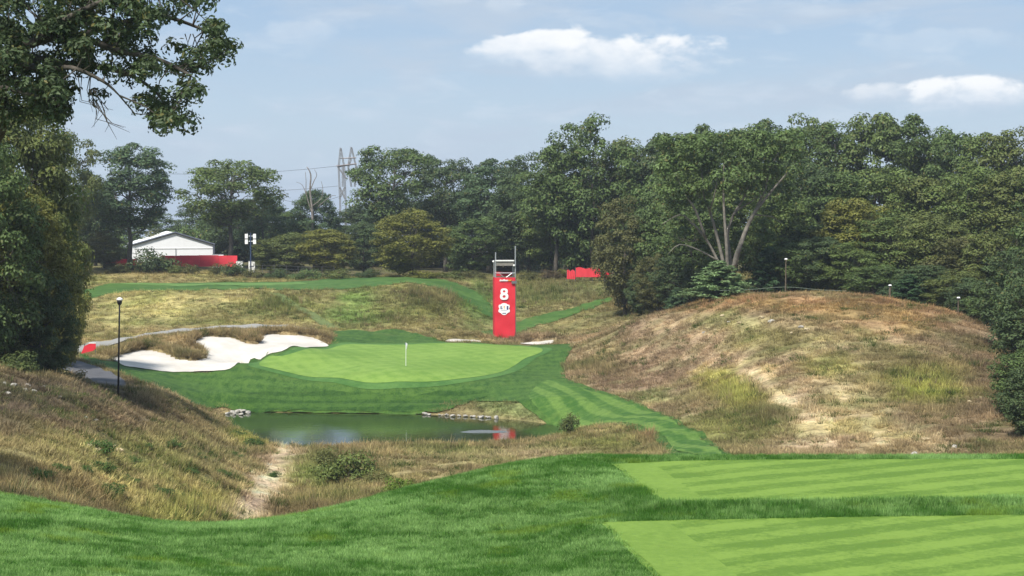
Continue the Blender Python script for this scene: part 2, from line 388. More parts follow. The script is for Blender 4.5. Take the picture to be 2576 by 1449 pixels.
class NT:
    def __init__(s, N, L): s.N = N; s.L = L
    def val(s, n, i, x):
        if isinstance(x, (int, float)): n.inputs[i].default_value = x
        elif isinstance(x, tuple): n.inputs[i].default_value = (*x, 1) if len(n.inputs[i].default_value) == 4 else x
        else: s.L.new(x, n.inputs[i])
    def m(s, op, a, b=None):
        n = s.N.new('ShaderNodeMath'); n.operation = op; s.val(n, 0, a)
        if b is not None: s.val(n, 1, b)
        return n.outputs[0]
    def mix(s, f, a, b, mode='MIX'):
        n = s.N.new('ShaderNodeMix'); n.data_type = 'RGBA'; n.blend_type = mode; s.val(n, 0, f); s.val(n, 6, a); s.val(n, 7, b); return n.outputs[2]
    def noise(s, vec, scale, detail=5, rough=0.55, dist=0.0):
        n = s.N.new('ShaderNodeTexNoise'); n.inputs['Scale'].default_value = scale; n.inputs['Detail'].default_value = detail
        n.inputs['Roughness'].default_value = rough; n.inputs['Distortion'].default_value = dist; s.L.new(vec, n.inputs['Vector']); return n.outputs['Fac']
    def mapping(s, vec, rot=(0, 0, 0), scale=(1, 1, 1)):
        n = s.N.new('ShaderNodeMapping'); n.inputs['Rotation'].default_value = rot; n.inputs['Scale'].default_value = scale; s.L.new(vec, n.inputs['Vector']); return n.outputs[0]
    def rng(s, x, a, b, c=0.0, d=1.0, smooth=True):
        n = s.N.new('ShaderNodeMapRange'); n.interpolation_type = 'SMOOTHSTEP' if smooth else 'LINEAR'
        for k, w in (('From Min', a), ('From Max', b), ('To Min', c), ('To Max', d)): n.inputs[k].default_value = w
        s.L.new(x, n.inputs['Value']); return n.outputs[0]
    def bump(s, h, st, dist):
        n = s.N.new('ShaderNodeBump'); n.inputs['Strength'].default_value = st; n.inputs['Distance'].default_value = dist; s.L.new(h, n.inputs['Height']); return n.outputs[0]
def turf(name, c_dark, c_light, c_odd, stripes=(), pr=(0.34, 0.66), fine=40.0, patch=0.35, oddamt=0.25, grain=0.25, bump=0.5, stretch=None):
    """mown grass; stripes = list of (angle, half period in metres, amount)"""
    m, N, L = newmat(name); t = NT(N, L)
    o = N.new('ShaderNodeOutputMaterial'); b = N.new('ShaderNodeBsdfPrincipled'); L.new(b.outputs[0], o.inputs[0])
    b.inputs['Roughness'].default_value = 0.75; b.inputs['Specular IOR Level'].default_value = 0.15
    geo = N.new('ShaderNodeNewGeometry'); P = geo.outputs['Position']
    big = t.noise(P, patch, 5, 0.6); med = t.noise(P, patch * 7, 4, 0.6)
    mpv = t.mapping(P, (0, 0, stretch or 0.0), (1.0, 0.35, 1.0)) if stretch is not None else P
    fin = t.noise(mpv, fine, 3, 0.7); fin2 = t.noise(mpv, fine / 5, 4, 0.65)
    f = t.m('ADD', t.m('MULTIPLY', big, 0.55), t.m('MULTIPLY', med, 0.45))
    f = t.rng(f, *pr)
    for ang, half, amt in stripes:
        wv = N.new('ShaderNodeTexWave'); wv.wave_type = 'BANDS'; wv.bands_direction = 'X'; wv.wave_profile = 'SIN'
        wv.inputs['Scale'].default_value = math.pi / (20.0 * half) ; wv.inputs['Distortion'].default_value = 1.2
        wv.inputs['Detail'].default_value = 2; wv.inputs['Detail Scale'].default_value = 1.5
        L.new(t.mapping(P, (0, 0, -ang)), wv.inputs['Vector'])
        s_ = t.rng(wv.outputs['Fac'], 0.25, 0.75)
        s_ = t.m('MULTIPLY', t.m('SUBTRACT', s_, 0.5), amt)
        f = t.m('ADD', f, s_)
    g = t.m('MULTIPLY', t.m('ADD', t.m('SUBTRACT', fin, 0.5), t.m('SUBTRACT', fin2, 0.5)), grain * 4)
    f = t.m('ADD', f, g)
    n_ = N.new('ShaderNodeClamp'); L.new(f, n_.inputs[0])
    col = t.mix(n_.outputs[0], c_dark, c_light)
    odd = t.m('MULTIPLY', t.rng(t.noise(P, patch * 2.3, 6, 0.65), 0.55, 0.75), oddamt)
    col = t.mix(odd, col, c_odd)
    L.new(col, b.inputs['Base Color'])
    L.new(t.bump(t.m('ADD', fin, fin2), bump, 0.03), b.inputs['Normal'])
    return m
def build_materials():
    turf('tee_turf', (0.092, 0.170, 0.020), (0.164, 0.260, 0.040), (0.13, 0.18, 0.018), stripes=((math.radians(121), 0.68, 0.80), (math.radians(60), 1.7, 0.25)), fine=45, patch=0.5, grain=0.62)
    turf('tee_border_turf', (0.120, 0.206, 0.028), (0.164, 0.260, 0.041), (0.14, 0.20, 0.025), fine=45, patch=0.6, grain=0.45)
    turf('green_turf', (0.112, 0.205, 0.032), (0.174, 0.272, 0.053), (0.16, 0.22, 0.038), stripes=((math.radians(30), 0.75, 0.24), (math.radians(-52), 0.8, 0.24)), fine=14, patch=0.12, grain=0.40, bump=0.3)
    turf('collar_turf', (0.042, 0.110, 0.022), (0.080, 0.165, 0.038), (0.07, 0.13, 0.03), fine=10, patch=0.2, grain=0.35, bump=0.5)
    turf('fairway_turf', (0.022, 0.064, 0.009), (0.068, 0.130, 0.022), (0.10, 0.130, 0.028), stripes=((math.radians(84), 0.9, 0.22),), pr=(0.12, 0.88), fine=9, patch=0.16, oddamt=0.45, grain=0.55, bump=0.9, stretch=math.pi / 2)
    turf('bank_turf', (0.016, 0.050, 0.006), (0.050, 0.105, 0.016), (0.075, 0.11, 0.02), stripes=((math.radians(88), 0.8, 0.4),), pr=(0.15, 0.85), fine=9, patch=0.2, oddamt=0.25, grain=0.5, bump=0.9, stretch=math.pi / 2)  # darker than the fairway: look of grass facing the view put into colour
    turf('strip_turf', (0.034, 0.092, 0.013), (0.110, 0.185, 0.036), (0.11, 0.155, 0.03), stripes=((math.radians(14), 0.85, 0.6),), pr=(0.2, 0.8), fine=9, patch=0.2, oddamt=0.3, grain=0.45, bump=0.8)
    turf('lawn_turf', (0.032, 0.095, 0.014), (0.085, 0.175, 0.036), (0.09, 0.17, 0.02), fine=30, patch=0.35, oddamt=0.4, grain=0.35, bump=0.8)
    turf('ledge_turf', (0.036, 0.088, 0.016), (0.074, 0.140, 0.030), (0.12, 0.14, 0.04), fine=6, patch=0.12, oddamt=0.4, grain=0.4)
    turf('ledge_tee_turf', (0.085, 0.165, 0.040), (0.12, 0.205, 0.055), (0.11, 0.18, 0.05), fine=6, patch=0.12, grain=0.12)
    turf('trail_turf', (0.085, 0.115, 0.035), (0.135, 0.165, 0.055), (0.18, 0.16, 0.07), fine=6, patch=0.3, grain=0.25)
    # sand
    m, N, L = newmat('sand'); t = NT(N, L)
    o = N.new('ShaderNodeOutputMaterial'); b = N.new('ShaderNodeBsdfPrincipled'); L.new(b.outputs[0], o.inputs[0])
    b.inputs['Roughness'].default_value = 0.95; b.inputs['Specular IOR Level'].default_value = 0.05
    P = N.new('ShaderNodeNewGeometry').outputs['Position']
    a = t.noise(P, 0.5, 6, 0.6); c = t.noise(P, 9, 4, 0.7)
    L.new(t.mix(t.rng(a, 0.35, 0.65), (0.50, 0.465, 0.41), (0.58, 0.545, 0.49)), b.inputs['Base Color'])
    wv = N.new('ShaderNodeTexWave'); wv.inputs['Scale'].default_value = 1.6; wv.inputs['Distortion'].default_value = 6; wv.inputs['Detail'].default_value = 3
    L.new(t.mapping(P, (0, 0, 1.2)), wv.inputs['Vector'])
    L.new(t.bump(t.m('ADD', t.m('MULTIPLY', wv.outputs['Fac'], 0.4), t.m('ADD', a, t.m('MULTIPLY', c, 0.4))), 0.6, 0.12), b.inputs['Normal'])
    # asphalt
    m, N, L = newmat('asphalt'); t = NT(N, L)
    o = N.new('ShaderNodeOutputMaterial'); b = N.new('ShaderNodeBsdfPrincipled'); L.new(b.outputs[0], o.inputs[0]); b.inputs['Roughness'].default_value = 0.9
    P = N.new('ShaderNodeNewGeometry').outputs['Position']
    L.new(t.mix(t.noise(P, 1.2, 6, 0.65), (0.055, 0.055, 0.06), (0.11, 0.11, 0.115)), b.inputs['Base Color'])
    m, N, L = newmat('pale_path'); t = NT(N, L)
    o = N.new('ShaderNodeOutputMaterial'); b = N.new('ShaderNodeBsdfPrincipled'); L.new(b.outputs[0], o.inputs[0]); b.inputs['Roughness'].default_value = 0.9
    P = N.new('ShaderNodeNewGeometry').outputs['Position']
    L.new(t.mix(t.noise(P, 0.9, 6, 0.65), (0.21, 0.205, 0.185), (0.30, 0.29, 0.265)), b.inputs['Base Color'])
    # water
    m, N, L = newmat('pond_water'); t = NT(N, L)
    o = N.new('ShaderNodeOutputMaterial'); b = N.new('ShaderNodeBsdfPrincipled'); L.new(b.outputs[0], o.inputs[0])
    b.inputs['Base Color'].default_value = (0.020, 0.027, 0.008, 1); b.inputs['Roughness'].default_value = 0.03; b.inputs['IOR'].default_value = 1.333
    P = N.new('ShaderNodeNewGeometry').outputs['Position']
    L.new(t.bump(t.m('ADD', t.noise(t.mapping(P, (0, 0, 0.3), (0.6, 1.3, 1)), 1.6, 4, 0.6), t.m('MULTIPLY', t.noise(P, 0.25, 3, 0.5), 1.5)), 0.09, 0.09), b.inputs['Normal'])
    m, N, L = newmat('ripple_water'); t = NT(N, L)
    o = N.new('ShaderNodeOutputMaterial'); b = N.new('ShaderNodeBsdfPrincipled'); L.new(b.outputs[0], o.inputs[0])
    b.inputs['Base Color'].default_value = (0.16, 0.18, 0.18, 1); b.inputs['Roughness'].default_value = 0.25; b.inputs['IOR'].default_value = 1.333
    P = N.new('ShaderNodeNewGeometry').outputs['Position']
    L.new(t.bump(t.noise(P, 5, 4, 0.7), 1.0, 0.25), b.inputs['Normal'])
    # open ground under the wild grass
    m, N, L = newmat('wild_ground'); t = NT(N, L)
    o = N.new('ShaderNodeOutputMaterial'); b = N.new('ShaderNodeBsdfPrincipled'); L.new(b.outputs[0], o.inputs[0])
    b.inputs['Roughness'].default_value = 0.95; b.inputs['Specular IOR Level'].default_value = 0.05
    P = N.new('ShaderNodeNewGeometry').outputs['Position']
    at_ = N.new('ShaderNodeAttribute'); at_.attribute_name = 'veg'
    n1 = t.noise(P, 0.9, 7, 0.68, 0.4); n2 = t.noise(P, 4.0, 5, 0.7)
    k = t.rng(t.m('ADD', t.m('MULTIPLY', n1, 0.6), t.m('MULTIPLY', n2, 0.4)), 0.33, 0.67, 0.45, 1.5)
    v = N.new('ShaderNodeVectorMath'); v.operation = 'SCALE'; L.new(at_.outputs['Color'], v.inputs[0]); L.new(k, v.inputs['Scale'])
    L.new(v.outputs[0], b.inputs['Base Color'])
    L.new(t.bump(t.m('ADD', n1, n2), 1.0, 0.25), b.inputs['Normal'])
    # blades scattered with their own colour
    for nm, tr in (('blade', 0.42), ('wild_blade', 0.32)):
        m, N, L = newmat(nm); t = NT(N, L)
        o = N.new('ShaderNodeOutputMaterial'); d = N.new('ShaderNodeBsdfDiffuse'); tl = N.new('ShaderNodeBsdfTranslucent'); ms = N.new('ShaderNodeMixShader'); ms.inputs[0].default_value = tr
        at_ = N.new('ShaderNodeAttribute'); at_.attribute_type = 'INSTANCER'; at_.attribute_name = 'col'
        bl = N.new('ShaderNodeAttribute'); bl.attribute_name = 'tone'
        v = N.new('ShaderNodeVectorMath'); v.operation = 'SCALE'; L.new(at_.outputs['Color'], v.inputs[0]); L.new(bl.outputs['Fac'], v.inputs['Scale'])
        L.new(v.outputs[0], d.inputs[0]); L.new(v.outputs[0], tl.inputs[0]); L.new(d.outputs[0], ms.inputs[1]); L.new(tl.outputs[0], ms.inputs[2]); L.new(ms.outputs[0], o.inputs[0])
    # leaves
    m, N, L = newmat('leaf'); t = NT(N, L)
    o = N.new('ShaderNodeOutputMaterial'); d = N.new('ShaderNodeBsdfPrincipled'); tl = N.new('ShaderNodeBsdfTranslucent'); ms = N.new('ShaderNodeMixShader'); ms.inputs[0].default_value = 0.30
    d.inputs['Roughness'].default_value = 0.5; d.inputs['Specular IOR Level'].default_value = 0.2
    oi = N.new('ShaderNodeObjectInfo'); bl = N.new('ShaderNodeAttribute'); bl.attribute_name = 'tone'; wm = N.new('ShaderNodeAttribute'); wm.attribute_name = 'warm'
    v = N.new('ShaderNodeVectorMath'); v.operation = 'SCALE'; L.new(oi.outputs['Color'], v.inputs[0]); L.new(bl.outputs['Fac'], v.inputs['Scale'])
    c = t.mix(wm.outputs['Fac'], v.outputs[0], (0.15, 0.13, 0.035))
    L.new(c, d.inputs['Base Color']); L.new(c, tl.inputs[0]); L.new(d.outputs[0], ms.inputs[1]); L.new(tl.outputs[0], ms.inputs[2]); L.new(ms.outputs[0], o.inputs[0])
    plain('bark', (0.085, 0.075, 0.062), 0.9, 0.1, var=0.4, scale=4, bump=0.6)
    plain('pale_bark', (0.17, 0.155, 0.13), 0.9, 0.1, var=0.3, scale=3, bump=0.5)
    plain('dead_wood', (0.20, 0.18, 0.16), 0.9, 0.1, var=0.3, scale=4)
    plain('red_wrap', (0.60, 0.030, 0.045), 0.65, 0.2, var=0.06, scale=1.5)
    plain('red_wrap_side', (0.50, 0.022, 0.036), 0.65, 0.2, var=0.06, scale=1.5)  # unlit tower sides: shade put into the wrap red; dark red banner reuses it
    plain('red_hoarding', (0.62, 0.045, 0.06), 0.7, 0.2, var=0.12, scale=0.8)
    plain('white_print', (0.80, 0.80, 0.80), 0.6, 0.2, var=0.03)
    plain('blue_print', (0.035, 0.05, 0.16), 0.6, 0.2, var=0.05)
    plain('gold_print', (0.75, 0.32, 0.05), 0.6, 0.2, var=0.05)
    plain('red_print', (0.55, 0.05, 0.06), 0.6, 0.2, var=0.05)
    plain('galvanised', (0.40, 0.42, 0.43), 0.45, 0.5, 0.6, var=0.15, scale=10)
    plain('grey_canvas', (0.20, 0.185, 0.165), 0.8, 0.1, var=0.2, scale=3)
    plain('dark_metal', (0.018, 0.018, 0.02), 0.5, 0.4, var=0.2)
    plain('navy_metal', (0.03, 0.05, 0.10), 0.5, 0.4, var=0.2)
    plain('grey_metal', (0.16, 0.165, 0.17), 0.5, 0.4, 0.3, var=0.15)
    plain('white_plastic', (0.78, 0.78, 0.76), 0.5, 0.4, var=0.05)
    plain('tent_fabric', (0.82, 0.82, 0.82), 0.6, 0.2, var=0.03, scale=1.0)
    plain('slate_trim', (0.085, 0.095, 0.12), 0.6, 0.3, var=0.15)
    plain('globe', (0.80, 0.79, 0.75), 0.25, 0.5, var=0.03)
    plain('stone', (0.34, 0.32, 0.28), 0.9, 0.2, var=0.3, scale=2.5, bump=0.8)
    plain('warm_stone', (0.44, 0.36, 0.22), 0.9, 0.2, var=0.3, scale=2.5, bump=0.8)
    plain('post_wood', (0.11, 0.09, 0.065), 0.9, 0.1, var=0.3, scale=6)
    plain('rope', (0.16, 0.20, 0.15), 0.9, 0.1)
    plain('pylon_steel', (0.22, 0.215, 0.21), 0.6, 0.4, 0.2, var=0.15, scale=1)
    plain('rust_steel', (0.26, 0.21, 0.19), 0.7, 0.3, var=0.2, scale=1)
    plain('black_cable', (0.03, 0.03, 0.035), 0.6, 0.3)
    plain('chain_link', (0.10, 0.10, 0.105), 0.6, 0.4, 0.2)
build_materials()

# ------------------------------------------------------------------ level tees, bunker outlines (places on the land)
def level_poly(pts, z): return on_level(pts, z)
TEE_Z = 9.42; TEE1_Z = 9.26
TEE_FAR = level_poly([(1538, 1171), (1662, 1266), (2576 + 500, 1248), (2576 + 500, 1158), (2200, 1159), (1900, 1160), (1700, 1163)], TEE_Z)
TEE_NEAR = level_poly([(1508, 1318), (1560, 1370), (1645, 1452), (1760, 1560), (3000, 1560), (3100, 1295), (2576, 1299), (2100, 1305), (1700, 1313)], TEE1_Z)
FLATS += [(TEE_FAR, TEE_Z), (TEE_NEAR, TEE1_Z)]
BK_PX = [(281, 905), (296, 897), (312, 892), (345, 885), (372, 884), (400, 886), (425, 892), (446, 903), (470, 907), (497, 908), (517, 900), (508, 888), (492, 876), (483, 864), (496, 855), (515, 850), (545, 851),
         (572, 850), (596, 857), (622, 866), (646, 868), (653, 862), (650, 850), (672, 845), (700, 843), (745, 846), (788, 853), (827, 869), (780, 876), (722, 881), (672, 891), (630, 906), (590, 921), (540, 933),
         (480, 938), (420, 936), (350, 926), (305, 915)]
_bk = hit(BK_PX, 140, 215, True)
BUNKER = catmull(_bk, 4)
BUNKER_LIP = catmull(_bk[0:27], 4, False)
SB1 = catmull(hit([(1120, 857), (1140, 853), (1175, 853), (1205, 856), (1208, 861), (1165, 861)], 150, 215, True), 5)
SB2 = catmull(hit([(1308, 864), (1330, 859), (1365, 856), (1392, 856), (1388, 862), (1340, 867)], 150, 215, True), 5)
def back_half(poly):
    c = poly[:, 1].mean(); k = np.argsort(poly[:, 0]); return poly[[i for i in k if poly[i, 1] > c]]
LIPS += [(BUNKER_LIP, 0.55, 2.2, BUNKER), (back_half(SB1), 0.5, 1.6, SB1), (back_half(SB2), 0.5, 1.6, SB2)]
# the sand of the two strips behind the green sits on a raised face
# ------------------------------------------------------------------ colour of the open ground: vegetation, with some tree shade put in
STRAW = (.27, .205, .105); TAN = (.192, .140, .088); OLIVE = (.115, .112, .040); YG = (.205, .195, .050); BROWN = (.125, .082, .047)
DKB = (.068, .053, .038); GRN = (.060, .105, .024); RUST = (.185, .112, .055); PINK = (.30, .22, .145); SAGE = (.10, .105, .055)
BLOBS = [ # u, v, ru, rv, colour, weight
 (450, 790, 420, 75, (.19, .155, .072), .9), (330, 760, 160, 30, STRAW, .6), (690, 765, 90, 30, OLIVE, .8), (560, 745, 120, 16, STRAW, .7), (640, 800, 170, 22, (.16, .125, .055), .7), (420, 690, 260, 16, (.20, .145, .075), .9),
 (900, 770, 60, 60, (.085, .115, .035), .9), (1080, 750, 110, 45, (.125, .10, .052), .9), (1110, 770, 90, 16, (.08, .072, .036), .8), (690, 765, 70, 20, (.085, .085, .032), .9), (1000, 800, 170, 35, (.14, .115, .05), .8), (1170, 780, 90, 30, (.16, .13, .06), .7), (1380, 740, 140, 40, (.135, .115, .06), .9),
 (1200, 760, 40, 60, (.06, .12, .035), .6), (1610, 775, 110, 45, (.055, .052, .028), .95), (1520, 800, 60, 20, (.09, .085, .04), .7), (1480, 735, 90, 30, (.10, .10, .05), .7), (880, 800, 90, 26, (.075, .105, .032), .8), (1250, 800, 70, 30, (.10, .115, .045), .7), (600, 850, 250, 35, (.175, .130, .066), .9), (1330, 845, 140, 14, (.17, .125, .075), .9),  # dark brown growth beside the swale, with tree shade put into its colour
 (1950, 930, 560, 190, TAN, .9), (2000, 765, 460, 26, RUST, .95), (2280, 800, 240, 40, RUST, .8), (2480, 930, 120, 190, (.10, .072, .045), .85), (2440, 1100, 170, 45, (.115, .085, .05), .7),  # dark right end of the mound: shadow of the trees painted into the ground
 (1650, 850, 160, 45, (.175, .125, .078), .8), (1580, 950, 150, 50, (.19, .135, .085), .8), (1520, 925, 70, 28, (.12, .10, .045), .8), (1830, 815, 90, 26, (.19, .18, .075), .7), (1960, 860, 110, 40, (.18, .17, .06), .7),
 (1855, 985, 95, 48, YG, 1.0), (1790, 960, 45, 30, YG, .8), (2310, 965, 115, 58, (.165, .165, .042), 1.0), (2090, 925, 75, 30, (.17, .165, .048), .85), (2200, 920, 130, 60, (.15, .135, .055), .5),
 (1920, 945, 55, 26, STRAW, .9), (1985, 1000, 60, 30, PINK, .9), (2050, 1060, 70, 40, PINK, .9), (2150, 1070, 150, 55, STRAW, .8), (2120, 1000, 120, 40, (.19, .165, .08), .7), (2040, 1115, 120, 22, PINK, .8),
 *[(1875 + i * 27, 925 + i * 24, 30, 20, (.30, .225, .135), 1.0) for i in range(9)], *[(2100 + i * 22, 985 + i * 22, 22, 14, (.28, .22, .125), .9) for i in range(7)], *[(2230 + i * 26, 1040 + i * 16, 26, 12, (.27, .22, .13), .8) for i in range(6)],
 (1800, 1080, 190, 55, (.115, .110, .042), .9), (1720, 1010, 110, 40, (.16, .125, .07), .7), (1930, 1040, 90, 26, (.085, .085, .030), .7), (1640, 1000, 90, 18, (.085, .10, .035), .7),
 (1550, 1100, 150, 45, (.135, .130, .048), .9), (1300, 1020, 150, 34, (.092, .105, .040), 1.0), (1500, 1070, 50, 26, STRAW, .9), (1640, 1090, 40, 36, (.14, .085, .05), .7),
 (1250, 1150, 280, 26, (.165, .150, .068), .9), (1050, 1180, 160, 35, (.17, .140, .068), .8), (1380, 1145, 120, 18, PINK, .5),
 (100, 1010, 330, 80, DKB, 1.0), (300, 1060, 200, 50, (.10, .075, .045), .8), (150, 1150, 280, 50, (.165, .14, .062), .85), (200, 1240, 340, 50, (.25, .19, .088), .95), (420, 1160, 160, 80, (.155, .145, .055), .85),
 (560, 1130, 120, 60, (.125, .105, .052), .8), (500, 1250, 160, 50, (.165, .135, .058), .8), (380, 1000, 70, 26, (.20, .155, .085), .9), (480, 1290, 140, 35, (.23, .20, .07), .9),
 (640, 1100, 70, 26, (.185, .17, .05), .9), *[(622 + i * 19, 1300 - i * 30, 58 - i * 5, 28, (.34, .255, .17), 1.0) for i in range(6)], (780, 1190, 80, 45, (.10, .115, .038), .9), (820, 1260, 110, 45, (.15, .125, .055), .9), (200, 935, 30, 16, STRAW, .7),
]
def wild_colour(X, Y, Z):
    u, v = proj(X, Y, Z); n = len(X)
    col = np.tile(np.array([.15, .118, .058]), (n, 1)).astype(float)
    wu = u + (fbm(X / 3.1, Y / 3.1, 3) - .5) * 70; wv = v + (fbm(X / 3.3 + 40, Y / 3.3, 3) - .5) * 34
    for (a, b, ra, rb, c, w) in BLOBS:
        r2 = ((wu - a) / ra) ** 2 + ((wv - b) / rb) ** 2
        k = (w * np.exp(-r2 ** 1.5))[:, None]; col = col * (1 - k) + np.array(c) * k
    k = (sstep(Y, 183, 200) * .75)[:, None]; col = col * (1 - k) + col * np.array((.80, .93, .72)) * k
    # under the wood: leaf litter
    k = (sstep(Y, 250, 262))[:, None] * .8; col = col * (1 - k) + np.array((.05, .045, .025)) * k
    h1 = fbm(X / 4.5 + 21, Y / 4.5 + 8, 3); h2 = fbm(X / 2.6 + 61, Y / 2.6 + 31, 3)
    k = (sstep(h1, .52, .70) * .55)[:, None]; col = col * (1 - k) + col * np.array((.72, .86, .62)) * k
    k = (sstep(h2, .54, .72) * .65)[:, None]; col = col * (1 - k) + col * np.array((1.42, 1.36, 1.35)) * k
    k = (sstep(1 - h2, .56, .74) * .65)[:, None]; col = col * (1 - k) + col * np.array((.60, .56, .58)) * k
    bare = fbm(X / 1.6 + 9, Y / 1.6, 4)
    col *= (0.72 + 0.62 * bare)[:, None]
    g = (sstep(fbm(X / 2.2 + 71, Y / 2.2 + 3, 4), .56, .74) * .30)[:, None]; col = col * (1 - g) + np.array((.075, .095, .03)) * g
    return np.clip(col * 1.85, .01, .62)

# ------------------------------------------------------------------ ground sheet
def build_ground():
    rows = np.concatenate([np.arange(-60, 24, 4.0), np.arange(24, 34, 1.0), np.arange(34, 58, .45), np.arange(58, 90, 1.1), np.arange(90, 126, .65), np.arange(126, 156, .4), np.arange(156, 192, .5),
                           np.arange(192, 262, 1.0), np.arange(262, 300, 3.0), np.array([305, 320, 345, 380, 430, 500, 620, 800, 1100, 1600, 2400, 3600, 5000])])
    us = np.concatenate([np.array([-9000, -6500, -4500, -3200, -2300, -1700, -1300, -1000, -800, -650]), np.arange(-550, -160, 45.), np.arange(-160, 2740, 11.0), np.arange(2740, 3150, 45.), np.array([3250, 3400, 3650, 4000, 4400, 5000, 6000, 7500, 9500, 11500])])
    Yg, U = np.meshgrid(rows, us, indexing='ij'); X = (U - UC) / F * np.maximum(Yg, 30)
    Z = ground(X.ravel(), Yg.ravel())
    V = np.stack([X.ravel(), Yg.ravel(), Z], -1); nr, nc = Yg.shape
    i = np.arange(nr * nc).reshape(nr, nc)
    Fc = np.stack([i[:-1, :-1].ravel(), i[:-1, 1:].ravel(), i[1:, 1:].ravel(), i[1:, :-1].ravel()], -1)
    me = mesh_np('ground', V, Fc, MATS['wild_ground'], True)
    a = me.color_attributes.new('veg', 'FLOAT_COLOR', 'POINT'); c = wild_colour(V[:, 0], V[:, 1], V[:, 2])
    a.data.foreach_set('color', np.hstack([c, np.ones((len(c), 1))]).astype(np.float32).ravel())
    tag(addobj('ground', me), kind='structure')
build_ground()

def sheet(name, poly, mat, off, step, zlev=None, holes=()):
    """a sheet laid over the land inside an outline"""
    poly = np.asarray(poly); x0, y0 = poly.min(0); x1, y1 = poly.max(0)
    # resample the outline
    P = []
    for i in range(len(poly)):
        a = poly[i]; b = poly[(i + 1) % len(poly)]; k = max(1, int(np.linalg.norm(b - a) / step))
        for j in range(k): P.append(a + (b - a) * j / k)
    P = np.array(P); n = len(P)
    gx, gy = np.meshgrid(np.arange(x0, x1, step), np.arange(y0, y1, step)); gx = gx.ravel(); gy = gy.ravel()
    gx = gx + (np.random.RandomState(3).rand(len(gx)) - .5) * step * .3
    k = inpoly(gx, gy, poly); gx = gx[k]; gy = gy[k]
    if len(gx): 
        d = segdist(gx, gy, P) > step * .45; gx = gx[d]; gy = gy[d]
    pts = [Vector((float(a), float(b))) for a, b in P] + [Vector((float(a), float(b))) for a, b in zip(gx, gy)]
    r = delaunay_2d_cdt(pts, [], [list(range(n))], 1, 1e-4)
    V = np.array([(p.x, p.y) for p in r[0]]); z = np.full(len(V), float(zlev)) if zlev is not None else ground(V[:, 0], V[:, 1], floor='bunker' in name) + off
    fs = [tuple(f) for f in r[2]]
    me = mesh_py(name, np.column_stack([V, z]), fs, mat, True)
    # faces up
    if me.polygons and sum(p.normal.z for p in me.polygons) < 0: me.flip_normals()
    return tag(addobj(name, me), kind='structure')

sheet('pond', np.array([(p - POND.mean(0)) * 1.04 + POND.mean(0) for p in POND]), MATS['pond_water'], 0, 1.5, zlev=0.0)
# lawn of the tee shelf
CREST = [(-400, 1190), (-150, 1240), (0, 1264), (100, 1276), (200, 1296), (330, 1326), (420, 1334), (600, 1322), (800, 1290), (950, 1256), (1050, 1226), (1200, 1196), (1400, 1166), (1530, 1158), (1700, 1150), (2000, 1146), (2576, 1146), (3000, 1146)]
def crest_xy():
    out = []
    dl = {-400: 48, 0: 47.6, 420: 46.5, 1000: 51.5, 1500: 56, 2000: 54.2, 3000: 54.2}
    ks = sorted(dl)
    for u, v in CREST:
        D = np.interp(u, ks, [dl[k] for k in ks]); a, b = rays(u, v); out.append((float(a) * D, D))
    return out
_cr = crest_xy()
LAWN = np.array(_cr + [(34, 50), (34, -20), (-34, -20), (-34, 44)])
LAWN[:len(_cr)] = np.array(_cr)
sheet('lawn', LAWN, MATS['lawn_turf'], 0.02, 0.6)
sheet('tee', ragged(TEE_FAR), MATS['tee_turf'], 0.045, 0.8)
sheet('tee', ragged(TEE_NEAR), MATS['tee_turf'], 0.045, 0.8)
def strip_poly(line, w):
    l = np.asarray(line, float); t = np.gradient(l, axis=0); nn = np.stack([-t[:, 1], t[:, 0]], -1); nn /= np.linalg.norm(nn, axis=1)[:, None]
    w = np.asarray(w)[:, None] if np.ndim(w) else w
    return np.vstack([l + nn * w / 2, (l - nn * w / 2)[::-1]])
def inset_strip(a, b, w):
    a = np.array(a); b = np.array(b); d = (b - a) / np.linalg.norm(b - a); n_ = np.array([-d[1], d[0]])
    if n_[0] < 0: n_ = -n_
    return np.array([a + n_ * 0.02 + d * .05, b + n_ * 0.02 - d * .05, b + n_ * w - d * .05, a + n_ * w + d * .05])
sheet('tee_border', ragged(inset_strip(TEE_FAR[0], TEE_FAR[1], 1.05) + np.array([.08, 0])), MATS['tee_border_turf'], 0.053, 0.5)
sheet('tee_border', ragged(inset_strip(TEE_NEAR[0], TEE_NEAR[3], 1.5) + np.array([.08, 0])), MATS['tee_border_turf'], 0.053, 0.5)

FAIRWAY_PX = [(180, 885), (232, 902), (290, 912), (350, 923), (420, 932), (480, 934), (540, 929), (590, 917), (630, 902), (672, 888), (722, 878), (780, 874), (828, 868), (835, 850), (845, 834), (900, 830), (960, 828), (1010, 829), (1060, 842),
    (1110, 858), (1160, 864), (1240, 866), (1310, 869), (1380, 866), (1452, 866), (1432, 885), (1424, 910), (1420, 935), (1430, 955), (1480, 974), (1560, 1001), (1640, 1030), (1720, 1066), (1785, 1104), (1842, 1146)]
_fw1 = hit(FAIRWAY_PX, 95, 215)
def by_range(pts): return np.array([((u - UC) / F * D, D) for u, D in pts], float)
_fw2 = by_range([(1680, 106), (1664, 112), (1630, 118), (1570, 125), (1495, 130.5), (1418, 138), (1350, 143.5), (1290, 147.3), (1240, 149), (1190, 150.3), (1140, 150.8)])
_fwp = on_level([(1060, 1040.5), (950, 1038.5), (820, 1037.5), (700, 1035.5), (600, 1034.5), (560, 1034)], 0.06)
_fw3 = np.vstack([by_range([(530, 148.5), (495, 146), (455, 144), (415, 143), (375, 143.5), (338, 145), (318, 147)]), hit([(260, 925), (215, 912)], 140, 215)])
_ext = np.array([[_fw1[-1][0] + 1.5, _fw1[-1][1] - 14], [_fw2[0][0] + 1.5, _fw2[0][1] - 14]])
